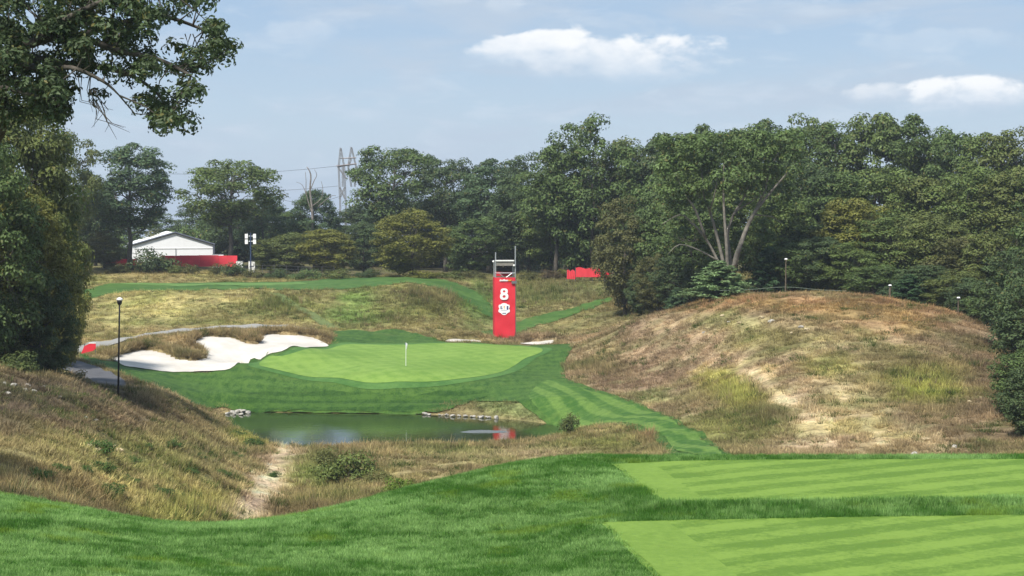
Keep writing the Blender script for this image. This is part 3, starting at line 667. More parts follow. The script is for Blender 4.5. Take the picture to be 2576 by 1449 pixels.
FAIRWAY = ragged(catmull(np.vstack([_fw1, _ext, _fw2, _fwp, _fw3]), 3), .4, .10)
sheet('fairway', FAIRWAY, MATS['fairway_turf'], 0.09, 0.5)
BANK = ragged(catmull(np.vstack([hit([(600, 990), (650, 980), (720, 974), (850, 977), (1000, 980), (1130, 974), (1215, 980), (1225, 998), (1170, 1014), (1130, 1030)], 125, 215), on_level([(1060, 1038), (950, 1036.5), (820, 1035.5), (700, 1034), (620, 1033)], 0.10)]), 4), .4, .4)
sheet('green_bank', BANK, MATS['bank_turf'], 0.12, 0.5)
STRIP = catmull(np.vstack([hit([(1380, 958), (1440, 970), (1540, 1002), (1630, 1035), (1705, 1070), (1768, 1106), (1815, 1142)], 95, 215), by_range([(1706, 106), (1688, 112), (1652, 118), (1590, 125), (1512, 131), (1432, 137), (1370, 143), (1330, 148)])]), 4)
sheet('mown_strip', STRIP, MATS['strip_turf'], 0.115, 0.5)
GREEN_PX = [(652, 918), (668, 904), (710, 891), (770, 881), (850, 873), (940, 868), (1040, 866), (1140, 866), (1230, 868), (1310, 873), (1352, 878), (1365, 882), (1352, 892), (1320, 905), (1290, 922), (1255, 938), (1200, 949), (1120, 957),
            (1020, 960), (920, 958), (820, 951), (730, 940), (675, 928)]
GREEN = catmull(hit(GREEN_PX, 140, 215), 4)
gc = GREEN.mean(0); COLLAR = np.array([p + (p - gc) / np.linalg.norm(p - gc) * 1.0 for p in GREEN])
sheet('green_collar', COLLAR, MATS['collar_turf'], 0.115, 0.5)
sheet('putting_green', GREEN, MATS['green_turf'], 0.135, 0.5)
sheet('bunker_sand', BUNKER, MATS['sand'], 0.15, 0.5)
sheet('bunker_sand', SB1, MATS['sand'], 0.08, 0.4)
sheet('bunker_sand', SB2, MATS['sand'], 0.08, 0.4)
CARTPATH = catmull(hit([(190, 912), (215, 912), (262, 930), (300, 950), (318, 968), (322, 985), (300, 1002), (255, 1000), (225, 975), (200, 945), (150, 925)], 128, 215), 3)
sheet('asphalt_path', CARTPATH, MATS['asphalt'], 0.115, 0.6)
PATH2 = catmull(hit([(170, 885), (240, 866), (320, 852), (400, 840), (480, 830), (540, 825), (600, 823), (660, 822), (720, 823), (775, 829)], 160, 215), 4, False)
PATH2P = strip_poly(PATH2, 2.1)
sheet('pale_cart_path', PATH2P, MATS['pale_path'], 0.09, 0.7)
TRAIL = catmull(hit([(690, 735), (740, 765), (790, 795), (850, 826)], 160, 235), 4, False)
TRAILP = ragged(strip_poly(TRAIL, 1.2), .4, .22)
sheet('mown_trail', TRAILP, MATS['trail_turf'], 0.06, 0.6)
LEDGE = ragged(catmull(hit([(150, 752), (190, 732), (260, 716), (340, 711), (600, 710), (760, 708), (850, 700), (940, 698), (1040, 698), (1110, 703), (1160, 716), (1215, 745), (1240, 772), (1240, 800), (1185, 768), (1130, 735), (1080, 718), (1000, 714), (930, 719),
                     (870, 727), (820, 728), (700, 729), (560, 727), (440, 729), (320, 735), (230, 748), (180, 762)], 160, 262), 3), .5, .35)
sheet('ledge_lawn', LEDGE, MATS['ledge_turf'], 0.06, 1.0)
LEDGE_TEE = catmull(hit([(300, 715), (420, 713), (600, 712), (770, 713), (720, 717), (560, 718), (400, 719)], 200, 262), 3)
sheet('ledge_tee', LEDGE_TEE, MATS['ledge_tee_turf'], 0.09, 1.0)
SWALE = ragged(catmull(hit([(1190, 838), (1240, 832), (1290, 815), (1340, 796), (1420, 776), (1490, 757), (1530, 748), (1540, 756), (1500, 772), (1440, 792), (1380, 812), (1320, 832), (1250, 846)], 170, 262), 3), .5, .35)
sheet('swale_lawn', SWALE, MATS['ledge_turf'], 0.06, 0.8)
MOWN = [FAIRWAY, GREEN, CARTPATH, PATH2P, LEDGE, SWALE, BUNKER, SB1, SB2, TRAILP, POND]

# rippled water patch in front of the far shore
def ripple():
    p = on_level([(1216, 1086)])[0]; V = [(0, 0, .10)]; Fc = []; n = 40; rings = [(.25, .10), (.5, .05), (.75, .055), (1.0, -.02)]
    for k, (r, z) in enumerate(rings):
        for i in range(n):
            w = 2 * math.pi * i / n; V.append((math.cos(w) * r * 1.75 * (1 + .18 * math.sin(3 * w + k)), math.sin(w) * r * .7 * (1 + .2 * math.sin(5 * w)), z + .015 * math.sin(i * 2.3 + k)))
    for i in range(n):
        Fc.append((0, 1 + i, 1 + (i + 1) % n))
        for k in range(len(rings) - 1):
            a = 1 + k * n; Fc.append((a + i, a + n + i, a + n + (i + 1) % n, a + (i + 1) % n))
    o = addobj('water_ripple', mesh_py('water_ripple', V, Fc, MATS['ripple_water'], True), None, (p[0], p[1], 0.0))
    tag(o, 'pale patch of rippled water bubbling on the pond', 'ripple')
ripple()

# ------------------------------------------------------------------ scattered grasses
def scatter_tree():
    ng = bpy.data.node_groups.new('scatter', 'GeometryNodeTree')
    ng.interface.new_socket('Geometry', in_out='INPUT', socket_type='NodeSocketGeometry')
    ng.interface.new_socket('Tufts', in_out='INPUT', socket_type='NodeSocketCollection')
    ng.interface.new_socket('Geometry', in_out='OUTPUT', socket_type='NodeSocketGeometry')
    N = ng.nodes; L = ng.links
    gi = N.new('NodeGroupInput'); go = N.new('NodeGroupOutput'); iop = N.new('GeometryNodeInstanceOnPoints'); ci = N.new('GeometryNodeCollectionInfo')
    ci.inputs['Separate Children'].default_value = True; ci.inputs['Reset Children'].default_value = True
    def na(name, t):
        n = N.new('GeometryNodeInputNamedAttribute'); n.data_type = t; n.inputs['Name'].default_value = name; return n.outputs['Attribute']
    L.new(gi.outputs[0], iop.inputs['Points']); L.new(gi.outputs[1], ci.inputs[0]); L.new(ci.outputs[0], iop.inputs['Instance'])
    iop.inputs['Pick Instance'].default_value = True
    L.new(na('idx', 'INT'), iop.inputs['Instance Index']); L.new(na('rot', 'FLOAT_VECTOR'), iop.inputs['Rotation']); L.new(na('scl', 'FLOAT_VECTOR'), iop.inputs['Scale'])
    L.new(iop.outputs[0], go.inputs[0]); return ng
SCAT = scatter_tree()
def tuft_mesh(name, seed, n, h, spread, lean, width, mat, seg=2, droop=.35):
    r = np.random.RandomState(seed); V = []; Fc = []; tone = []
    for i in range(n):
        a = r.rand() * 6.283; rad = spread * math.sqrt(r.rand()); x, y = rad * math.cos(a), rad * math.sin(a)
        la = a + r.randn() * .7; hh = h * (.55 + .6 * r.rand()); ln = lean * (.3 + r.rand()); w = width * (.7 + .6 * r.rand()); wa = r.rand() * 3.1416
        wx, wy = math.cos(wa) * w / 2, math.sin(wa) * w / 2; b = len(V); tn = .7 + .6 * r.rand()
        pts = []
        for s in range(seg):
            t = s / seg; pts.append((x + math.cos(la) * ln * hh * t ** 1.7, y + math.sin(la) * ln * hh * t ** 1.7, hh * t * (1 - droop * .3 * t) - .03))
        for k, p in enumerate(pts):
            ww = 1 - .35 * k / seg; V += [(p[0] - wx * ww, p[1] - wy * ww, p[2]), (p[0] + wx * ww, p[1] + wy * ww, p[2])]; tone += [tn * (.75 + .2 * k)] * 2
        V.append((x + math.cos(la) * ln * hh, y + math.sin(la) * ln * hh, hh * (1 - droop * .3))); tone.append(tn * 1.2)
        for s in range(seg - 1): Fc += [(b + 2 * s, b + 2 * s + 1, b + 2 * s + 3), (b + 2 * s, b + 2 * s + 3, b + 2 * s + 2)]
        e = b + 2 * (seg - 1); Fc.append((e, e + 1, e + 2))
    me = mesh_np(name, V, Fc, mat); at_ = me.attributes.new('tone', 'FLOAT', 'POINT'); at_.data.foreach_set('value', np.array(tone, np.float32))
    return bpy.data.objects.new(name, me)
def tuft_coll(name, objs):
    c = bpy.data.collections.new(name)
    for o in objs: c.objects.link(o)
    return c
def scatter(name, P, rot, scl, idx, col, coll, label, cat):
    me = bpy.data.meshes.new(name); me.vertices.add(len(P)); me.vertices.foreach_set('co', P.astype(np.float32).ravel())
    for nm, t, key, d in (('rot', 'FLOAT_VECTOR', 'vector', rot), ('scl', 'FLOAT_VECTOR', 'vector', scl), ('idx', 'INT', 'value', idx)):
        a = me.attributes.new(nm, t, 'POINT'); a.data.foreach_set(key, np.asarray(d, np.int32 if t == 'INT' else np.float32).ravel())
    a = me.attributes.new('col', 'FLOAT_COLOR', 'POINT'); a.data.foreach_set('color', np.hstack([col, np.ones((len(col), 1))]).astype(np.float32).ravel())
    o = addobj(name, me); md = o.modifiers.new('scatter', 'NODES'); md.node_group = SCAT
    for it in SCAT.interface.items_tree:
        if it.in_out == 'INPUT' and it.name == 'Tufts': md[it.identifier] = coll
    return tag(o, label, cat, kind='stuff')

def build_lawn_grass():
    coll = tuft_coll('lawn_tufts', [tuft_mesh('lawn_tuft', 10 + i, 16, .075, .075, .8, .0085, MATS['blade'], 2) for i in range(4)])
    r = np.random.RandomState(21); n = 150000
    Y = 33 + 24 * r.rand(n); X = (r.rand(n) * 2 - 1) * (Y * .30 + .5)
    k = inpoly(X, Y, LAWN) & ~(inpoly(X, Y, TEE_FAR) & (segdist(X, Y, TEE_FAR) > .07 * r.rand(n))) & ~(inpoly(X, Y, TEE_NEAR) & (segdist(X, Y, TEE_NEAR) > .07 * r.rand(n))); X = X[k]; Y = Y[k]
    Z = ground(X, Y) + .02; n = len(X)
    de = np.minimum(segdist(X, Y, TEE_FAR), segdist(X, Y, TEE_NEAR))
    b = fbm(X / 2.4, Y / 2.4, 4); s = fbm(X / 1.1 + 30, Y / .55 + 5, 3)
    t = np.clip(.47 + (b - .5) * 2.0 + (s - .5) * 2.0 + (fbm(X / .16 + 11, Y / .22, 2) - .5) * 1.5 + .36 * r.randn(n), 0, 1.2)[:, None]
    col = np.array((.066, .172, .026)) * (1 - t) + np.array((.250, .410, .125)) * t  # light streaks put the sheen of leaning blades into the tuft colour
    y_ = (sstep(fbm(X / 1.6 + 90, Y / .9, 3), .66, .80) * .6)[:, None]; col = col * (1 - y_) + np.array((.20, .30, .035)) * y_
    hgt = .55 + .6 * fbm(X / 1.5 + 7, Y / 1.5, 3) + .5 * fbm(X / .2, Y / .2 + 44, 2)
    between = (Y < 47) & (X > 2.2) & (Y > 42)      # the taller bank between the two tees
    back = (Y > 51.2) & (X > 2.0)
    hgt = np.where(between, 1.75, hgt); hgt = np.where(back, 1.4, hgt); hgt = np.where(de < .25, hgt * .8, hgt)
    d = fbm(X / 2.0 + 50, Y / 2.0, 2)
    rot = np.stack([(d - .5) * 1.0 + .12 * r.randn(n), (fbm(X / 2.0, Y / 2.0 + 60, 2) - .5) * 1.0 + .12 * r.randn(n), r.rand(n) * 6.28], -1)
    q_ = 1.0 + .7 * r.rand(n); scl = np.stack([q_, q_, hgt * (.65 + .7 * r.rand(n))], -1)
    scatter('lawn_grass', np.stack([X, Y, Z], -1), rot, scl, r.randint(0, 4, n), col, coll, 'thick green grass blades of the rough around the tees', 'grass')
build_lawn_grass()

TALL = [(1510, 925, 70, 24, .75), (1855, 990, 95, 45, .7), (1940, 1040, 100, 26, .6), (2320, 965, 110, 55, .55), (520, 885, 60, 26, .5), (620, 850, 60, 22, .55), (400, 870, 100, 14, .35), (740, 835, 90, 12, .5), (700, 765, 95, 30, .9),
        (1100, 755, 130, 35, .9), (1380, 740, 160, 35, .9), (1340, 850, 120, 10, .5), (540, 1130, 120, 55, .36), (620, 1110, 50, 18, .3), (380, 1000, 60, 24, .6), (480, 1285, 160, 35, .6), (830, 1270, 120, 40, .6), (150, 1240, 300, 40, .22),
        (860, 1150, 90, 30, .5), (1640, 1090, 40, 36, .7), (1090, 1125, 260, 10, .35), (210, 935, 40, 26, .7), (1000, 800, 150, 30, .45)]
SHORT = [*[(622 + i * 19, 1300 - i * 30, 56 - i * 5, 32) for i in range(6)], *[(1875 + i * 27, 925 + i * 24, 26, 16) for i in range(9)], *[(2100 + i * 22, 985 + i * 22, 20, 12) for i in range(7)], (1985, 1000, 45, 25), (1920, 945, 45, 25), (2050, 1070, 60, 40), (1900, 800, 40, 20)]
def build_wild_grass():
    coll = tuft_coll('wild_tufts', [tuft_mesh('wild_tuft', 30 + i, 13, .42, .22, .55, .026, MATS['wild_blade'], 2) for i in range(3)] + [tuft_mesh('wild_mat', 40 + i, 16, .20, .34, 1.4, .032, MATS['wild_blade'], 2) for i in range(2)])
    r = np.random.RandomState(77); parts = []
    for n, d0, d1 in ((52000, 56, 100), (62000, 95, 135), (80000, 130, 185), (60000, 180, 255)):
        Y = np.sqrt(d0 ** 2 + (d1 ** 2 - d0 ** 2) * r.rand(n)); X = (r.rand(n) * 2 - 1) * Y * .285
        parts.append((X, Y))
    # fringe of tall blades along the bunker lips
    for lip, m in ((BUNKER_LIP, 2600), (back_half(SB1), 260), (back_half(SB2), 260)):
        i = r.randint(0, len(lip) - 1, m); t = r.rand(m)[:, None]; p = lip[i] * (1 - t) + lip[i + 1] * t + np.abs(r.randn(m, 1)) * np.array([[0, .7]]) + r.randn(m, 2) * .12
        parts.append((p[:, 0], p[:, 1]))
    X = np.concatenate([p[0] for p in parts]); Y = np.concatenate([p[1] for p in parts])
    k = np.ones(len(X), bool)
    for poly in MOWN:
        soft = .55 if poly is LEDGE or poly is SWALE or poly is TRAILP else (.25 if poly is FAIRWAY or poly is PATH2P else 0.0)
        ii = np.nonzero(inpoly(X, Y, poly))[0]
        if soft: ii = ii[segdist(X[ii], Y[ii], poly) > soft * r.rand(len(ii))]
        k[ii] = False
    k &= ~inpoly(X, Y, LAWN)
    X = X[k]; Y = Y[k]; Z = ground(X, Y); u, v = proj(X, Y, Z); n = len(X)
    tall = np.zeros(n)
    for a, b, ra, rb, w in TALL: tall = np.maximum(tall, w * np.exp(-(((u - a) / ra) ** 2 + ((v - b) / rb) ** 2)))
    keep = np.ones(n, bool)
    for a, b, ra, rb in SHORT: keep &= r.rand(n) > .9 * np.exp(-(((u - a) / ra) ** 2 + ((v - b) / rb) ** 2) ** 2)
    cl = fbm(X / 1.3 + 5, Y / 1.3, 4); keep &= (r.rand(n) < sstep(cl, .30, .52) + tall)
    lip = segdist(X, Y, BUNKER_LIP, False); tall = np.maximum(tall, .45 * np.exp(-(lip / 1.6) ** 2))
    X, Y, Z, u, v, tall = (q[keep] for q in (X, Y, Z, u, v, tall)); n = len(X)
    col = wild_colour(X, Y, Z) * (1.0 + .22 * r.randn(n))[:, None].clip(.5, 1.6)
    w = ((fbm(X / 1.1 + 13, Y / 1.1 + 77, 3) > .65) & (r.rand(n) < .6))[:, None]; col = np.where(w, np.array((.075, .105, .028)) * (.7 + .6 * r.rand(n))[:, None], col)
    w = (r.rand(n) < .10)[:, None]; col = np.where(w, np.array((.25, .195, .105)) * (.7 + .5 * r.rand(n))[:, None], col)
    col = np.clip(col * 1.12, .01, .7)
    clk = cl[keep]; cl2 = fbm(X / .8 + 33, Y / .8, 3)
    hs = (.26 + .9 * np.clip(cl2 - .38, 0, 1) + .3 * clk + 1.5 * tall) * np.exp(.35 * r.randn(n)).clip(.5, 2.0)
    wd = .75 + .35 * r.rand(n) + .25 * (Y / 200)
    idx = np.where(tall > .18, r.randint(0, 3, n), np.where(r.rand(n) < .55, r.randint(3, 5, n), r.randint(0, 3, n)))
    rot = np.stack([.15 * r.randn(n), .15 * r.randn(n), r.rand(n) * 6.28], -1); scl = np.stack([wd, wd, hs], -1)
    scatter('wild_grass', np.stack([X, Y, Z], -1), rot, scl, idx, col, coll, 'dry tan and olive fescue grass on the slopes and mounds', 'grass')
build_wild_grass()

# ------------------------------------------------------------------ trees
def norm(a): return a / np.maximum(np.linalg.norm(a, axis=-1, keepdims=True), 1e-9)
def leaf_quads(P, Nn, size, r, aspect=.62, fold=.18):
    n = len(P); t = norm(np.cross(Nn, r.randn(n, 3))); b = np.cross(Nn, t); L_ = (size * (.65 + .7 * r.rand(n)))[:, None]
    V = np.stack([P - t * L_ * .5, P + b * L_ * aspect * .5 + Nn * L_ * fold, P + t * L_ * .5, P - b * L_ * aspect * .5 + Nn * L_ * fold], 1).reshape(-1, 3)
    i = np.arange(n)[:, None] * 4; Fc = np.concatenate([i + np.array([[0, 1, 2]]), i + np.array([[0, 2, 3]])], 0)
    return V, Fc
def crown_mesh(name, P, Nn, size, r, warm_p=.06, clump_tone=None, aspect=.62):
    V, Fc = leaf_quads(P, Nn, size, r, aspect); me = mesh_np(name, V, Fc, MATS['leaf'])
    tone = (.76 + .48 * r.rand(len(P))) * (clump_tone if clump_tone is not None else 1.0)
    warm = np.where(r.rand(len(P)) < warm_p, .3 + .6 * r.rand(len(P)), 0)
    for nm, d in (('tone', tone), ('warm', warm)):
        a = me.attributes.new(nm, 'FLOAT', 'POINT'); a.data.foreach_set('value', np.repeat(d, 4).astype(np.float32))
    return me
def clump_leaves(C, R, m, r, flat=.7, upb=.35):
    """leaves spread round each clump centre, denser on the upper shell"""
    k = len(C); d = norm(r.randn(k, m, 3)); d[..., 2] = np.where((d[..., 2] < -.15) & (r.rand(k, m) < .65), -d[..., 2], d[..., 2])
    rad = (.45 + .6 * r.rand(k, m) ** .6)[..., None]
    P = C[:, None] + d * rad * R[:, None, None] * np.array([1, 1, flat])
    P += r.randn(k, m, 3) * .06 * R[:, None, None]
    Nn = norm(d * .95 + np.array([0, 0, upb]) + r.randn(k, m, 3) * .30)
    return P.reshape(-1, 3), Nn.reshape(-1, 3)
def gen_tree(seed, H=16., R=5., cb=.18, ncl=110, lpc=130, leaf=.34, tr=.28, flat=.68, shape='round', shell=.5, nlimb=26, crad=.25, open_=0., bark='bark', lobes=5):
    r = np.random.RandomState(seed); mb = MB()
    top = H * .86; nseg = 7; wob = r.randn(nseg + 1, 2) * .02 * H * np.linspace(0, 1, nseg + 1)[:, None]
    tp = [(wob[i, 0], wob[i, 1], top * i / nseg) for i in range(nseg + 1)]; trr = [tr * (1.35 if i == 0 else 1.0) * (1 - .86 * (i / nseg) ** .9) + .02 for i in range(nseg + 1)]
    mb.tube(tp, trr, 7)
    zc = (cb + 1) / 2 * H; rz = (1 - cb) / 2 * H
    C = []; tries = 0
    lob = [(norm(r.randn(3)), .75 + .5 * r.rand()) for _ in range(lobes + 4)]
    while len(C) < ncl and tries < ncl * 40:
        tries += 1
        d = norm(r.randn(3)); q = shell + (1 - shell) * r.rand() ** .5
        e = 1.0
        for l, a in lob: e += (a - 1) * max(0, float(d @ l)) ** 3
        p = d * q * e
        if shape == 'round':
            fx = 1.0 if p[2] > -.2 else 1.0 - .35 * (-.2 - p[2])
        elif shape == 'cone':
            fx = max(.08, (1 - (p[2] + 1) / 2) ** .8) * 1.25
        elif shape == 'umbrella':
            fx = 1.0 if p[2] > 0 else .55 + .45 * (1 + p[2])
        p = np.array([p[0] * R * fx, p[1] * R * fx, zc + p[2] * rz])
        if p[2] < cb * H * .8: continue
        if open_ and r.rand() < open_ * .5 and abs(p[2] - zc) < rz * .5: continue
        if any(np.linalg.norm((p - c) / np.array([1, 1, .75])) < R * crad * .62 for c in C): continue
        C.append(p)
    C = np.array(C); cr = R * crad * (.7 + .6 * r.rand(len(C)))
    # limbs
    order = r.permutation(len(C))[:nlimb]
    for i in order:
        c = C[i]; z0 = max(H * .12, min(top * .93, c[2] - (.25 + .35 * r.rand()) * np.hypot(c[0], c[1]) - .3)); f = z0 / top
        a = np.array([np.interp(z0, [p[2] for p in tp], [p[0] for p in tp]), np.interp(z0, [p[2] for p in tp], [p[1] for p in tp]), z0])
        m1 = a * .66 + c * .34 + r.randn(3) * .06 * R + np.array([0, 0, -.02 * H]); m2 = a * .3 + c * .7 + r.randn(3) * .05 * R
        rr = tr * (.42 - .2 * f) * (.6 + .6 * r.rand()); mb.tube([a, m1, m2, c], [rr, rr * .75, rr * .5, rr * .2], 5, False)
        for _ in range(3):
            e = C[np.argsort(np.linalg.norm(C - m2, axis=1))[r.randint(1, 6)]]; mb.tube([m2, (m2 + e) / 2 + r.randn(3) * .03 * R, e], [rr * .45, rr * .3, rr * .1], 4, False)
    P, Nn = clump_leaves(C, cr, lpc, r, flat)
    tone = np.repeat(.82 + .36 * r.rand(len(C)), lpc)
    keep = P[:, 2] > .2
    return mesh_py('trunk', mb.V, mb.F, MATS[bark], True), crown_mesh('crown', P[keep], Nn[keep], leaf, r, clump_tone=tone[keep])
def gen_pine(seed, H=6., R=2.2, leaf=.34, n=80, needle=110):
    r = np.random.RandomState(seed); mb = MB(); mb.tube([(0, 0, 0), (.02 * H, 0, H * .5), (0, 0, H * .97)], [.09, .06, .015], 6)
    P = []; Nn = []; tone = []
    for i in range(n):
        t = (i + r.rand()) / n; z = H * (.05 + .92 * t); L_ = R * (1 - t) ** .75 * (.7 + .5 * r.rand()) + .12; a = i * 2.4 + r.randn() * .3
        d = np.array([math.cos(a), math.sin(a), 0]); base = np.array([0, 0, z]); tip = base + d * L_ + np.array([0, 0, L_ * (.30 - .15 * (1 - t))])
        mb.tube([base, (base + tip) / 2 - np.array([0, 0, .05 * L_]), tip], [.035 * (1 - t) + .01, .02, .006], 4, False)
        s = (.25 + .8 * r.rand(needle))[:, None]; q = base + (tip - base) * s + r.randn(needle, 3) * np.array([.16, .16, .09]) * (.5 + L_ * .25)
        P.append(q); Nn.append(norm(np.array([0, 0, .9]) + d * .3 + r.randn(needle, 3) * .5)); tone.append(np.full(needle, .75 + .5 * r.rand()))
    return mesh_py('trunk', mb.V, mb.F, MATS['bark'], True), crown_mesh('crown', np.vstack(P), np.vstack(Nn), leaf, r, .02, np.concatenate(tone), .30)
def gen_bush(seed, R=1.5, H=1.6, ncl=26, lpc=90, leaf=.16, flat=.8, crad=.36):
    r = np.random.RandomState(seed); mb = MB(); C = []
    for i in range(ncl):
        d = norm(r.randn(3)); d[2] = abs(d[2]); q = .35 + .6 * r.rand(); p = np.array([d[0] * R * q, d[1] * R * q, .18 * H + d[2] * H * .72 * q]); C.append(p)
        if i % 2 == 0: mb.tube([(p[0] * .1, p[1] * .1, -.05), p * .55, p], [.03, .02, .008], 4, False)
    C = np.array(C); P, Nn = clump_leaves(C, R * crad * (.7 + .6 * r.rand(ncl)), lpc, r, flat); k = P[:, 2] > -.02
    return mesh_py('stem', mb.V, mb.F, MATS['bark'], True), crown_mesh('foliage', P[k], Nn[k], leaf, r, .10, np.repeat(.75 + .5 * r.rand(ncl), lpc)[k])

ORD = ['first', 'second', 'third', 'fourth', 'fifth', 'sixth', 'seventh', 'eighth', 'ninth', 'tenth', 'eleventh', 'twelfth', 'thirteenth', 'fourteenth', 'fifteenth', 'sixteenth', 'seventeenth', 'eighteenth', 'nineteenth', 'twentieth']
_tr = random.Random(4)
def gz(x, y): return float(ground([x], [y])[0])
def plant(variant, u, D, H_or_vtop, R, tint, name, label, cat='tree', group=None, top=True, parts=('trunk', 'crown'), sink=.15, dims=None):
    """variant = (trunk mesh, crown mesh, model height, model radius)"""
    tm, cm, h0, r0 = variant; a, _ = rays(u, 600); x = float(a) * D; z = gz(x, D) - sink
    H = (at(u, H_or_vtop, D).z - z) if top else H_or_vtop
    o = thing(name, label, cat, (x, D, z), group, _tr.uniform(0, 6.28))
    for nm, me in zip(parts, (tm, cm)):
        c = addobj(nm, me, o)
        if nm in ('crown', 'foliage'): c.color = (tint[0] * 2.02, tint[1] * 1.86, tint[2] * 1.72, 1)
    o.scale = (R / r0, R / r0, H / h0)
    return o
V_DENSE = [(*gen_tree(100 + i, 16, 5, .10, 125, 150, .36, .28, shell=.55), 16, 5.6) for i in range(4)]
V_TALL = [(*gen_tree(120 + i, 18, 4.6, .28, 105, 150, .34, .30, shell=.45, nlimb=30), 18, 5.2) for i in range(3)]
V_OPEN = [(*gen_tree(140 + i, 17, 6, .30, 95, 150, .34, .34, shape='umbrella', shell=.5, nlimb=34, crad=.21, open_=.35), 17, 6.6) for i in range(3)]
V_NEAR = [(*gen_tree(160 + i, 16, 6, .04, 150, 230, .30, .3, shell=.62, crad=.20, nlimb=30), 16, 6.6) for i in range(2)]
V_PINE = [(*gen_pine(180 + i), 6, 2.2) for i in range(2)]
V_BUSH = [(*gen_bush(200 + i), 1.7, 1.7) for i in range(3)]
T_GREEN = (.047, .076, .025); T_DEEP = (.036, .058, .024); T_OLIVE = (.060, .079, .024); T_BLUE = (.042, .072, .034); T_MID = (.058, .087, .026); T_BROWN = (.056, .063, .024); T_YEL = (.084, .094, .022)

def right_wood():
    rows = [
     ('skyline row', [(1330, 268, 412, 5.2, 1, T_DEEP), (1400, 240, 372, 5.5, 0, T_GREEN), (1490, 238, 325, 5.8, 1, T_GREEN), (1585, 245, 352, 5.8, 2, T_OLIVE), (1680, 240, 345, 5.5, 0, T_DEEP), (1760, 236, 325, 5.5, 1, T_GREEN), (1850, 238, 316, 5.5, 2, T_MID),
        (1935, 235, 312, 5.4, 0, T_GREEN), (2020, 240, 322, 5.6, 1, T_MID), (2100, 236, 312, 5.4, 2, T_GREEN), (2200, 232, 296, 5.8, 0, T_MID), (2295, 230, 300, 5.6, 1, T_GREEN), (2385, 228, 318, 5.4, 2, T_GREEN), (2470, 225, 345, 5.4, 0, T_MID), (2560, 222, 352, 5.5, 1, T_OLIVE), (2660, 220, 345, 5.5, 2, T_GREEN)]),
     ('middle row', [(1385, 252, 480, 4.8, 3, T_MID), (1470, 250, 470, 5.0, 1, T_OLIVE), (1560, 244, 445, 5.2, 0, T_MID), (1660, 212, 440, 5.2, 2, T_GREEN), (1760, 200, 430, 5.0, 1, T_MID), (1900, 205, 415, 5.4, 3, T_MID), (2010, 202, 430, 5.0, 1, T_DEEP),
        (2110, 200, 440, 5.0, 0, T_GREEN), (2215, 198, 425, 5.0, 2, T_MID), (2320, 196, 445, 5.0, 3, T_OLIVE), (2430, 194, 440, 5.2, 1, T_MID), (2540, 190, 440, 5.2, 0, T_OLIVE), (2660, 188, 430, 5.2, 2, T_GREEN)]),
     ('front row', [(1620, 204, 540, 3.6, 2, T_DEEP), (1665, 198, 520, 4.0, 0, T_GREEN), (1745, 190, 500, 4.0, 1, T_GREEN), (1965, 188, 490, 4.2, 3, T_MID), (2030, 186, 560, 4.4, 2, T_DEEP), (2140, 183, 505, 4.0, 0, T_YEL), (2240, 180, 560, 4.4, 1, T_MID), (2350, 177, 540, 4.4, 3, T_OLIVE), (2455, 172, 590, 4.4, 2, T_BROWN), (2560, 166, 560, 4.6, 1, T_OLIVE), (2680, 160, 520, 4.8, 0, T_GREEN)]),
    ]
    for rn, lst in rows:
        for i, (u, D, vt, R, k, t) in enumerate(lst):
            V = V_TALL[k % 3] if rn == 'skyline row' and i % 2 else V_DENSE[k % 4]
            plant(V, u, D, vt, R, t, 'broadleaf_tree', f'{ORD[i]} broadleaf tree from the left in the {rn} of the wood behind the mound', group=f'{rn} of the wood')
    # low growth along the wood's edge
    low = [(1700, 185, 640, 2.4, T_DEEP), (1655, 188, 650, 2.2, T_BROWN), (1615, 192, 690, 2.0, T_DEEP), (2000, 180, 610, 3.0, T_GREEN), (2070, 178, 600, 3.2, T_DEEP), (2140, 176, 620, 3.0, T_MID), (2200, 172, 665, 3.0, T_GREEN), (2290, 168, 700, 2.6, T_BLUE),
           (2330, 168, 670, 3.0, T_DEEP), (2400, 164, 690, 3.0, T_OLIVE), (2470, 160, 700, 3.2, T_DEEP), (2540, 152, 690, 3.4, T_GREEN), (2600, 140, 640, 3.6, T_DEEP), (2620, 122, 700, 3.2, T_DEEP), (2610, 112, 860, 2.6, T_GREEN), (2680, 130, 560, 4.4, T_DEEP), (2596, 104, 930, 1.9, T_DEEP)]
    for i, (u, D, vt, R, t) in enumerate(sorted(low, key=lambda q: q[0])):
        plant(V_DENSE[i % 4], u, D, vt, R, t, 'understory_tree', f'{ORD[i]} low bushy tree from the left along the edge of the wood', group='low trees edging the wood', sink=.6)
right_wood()

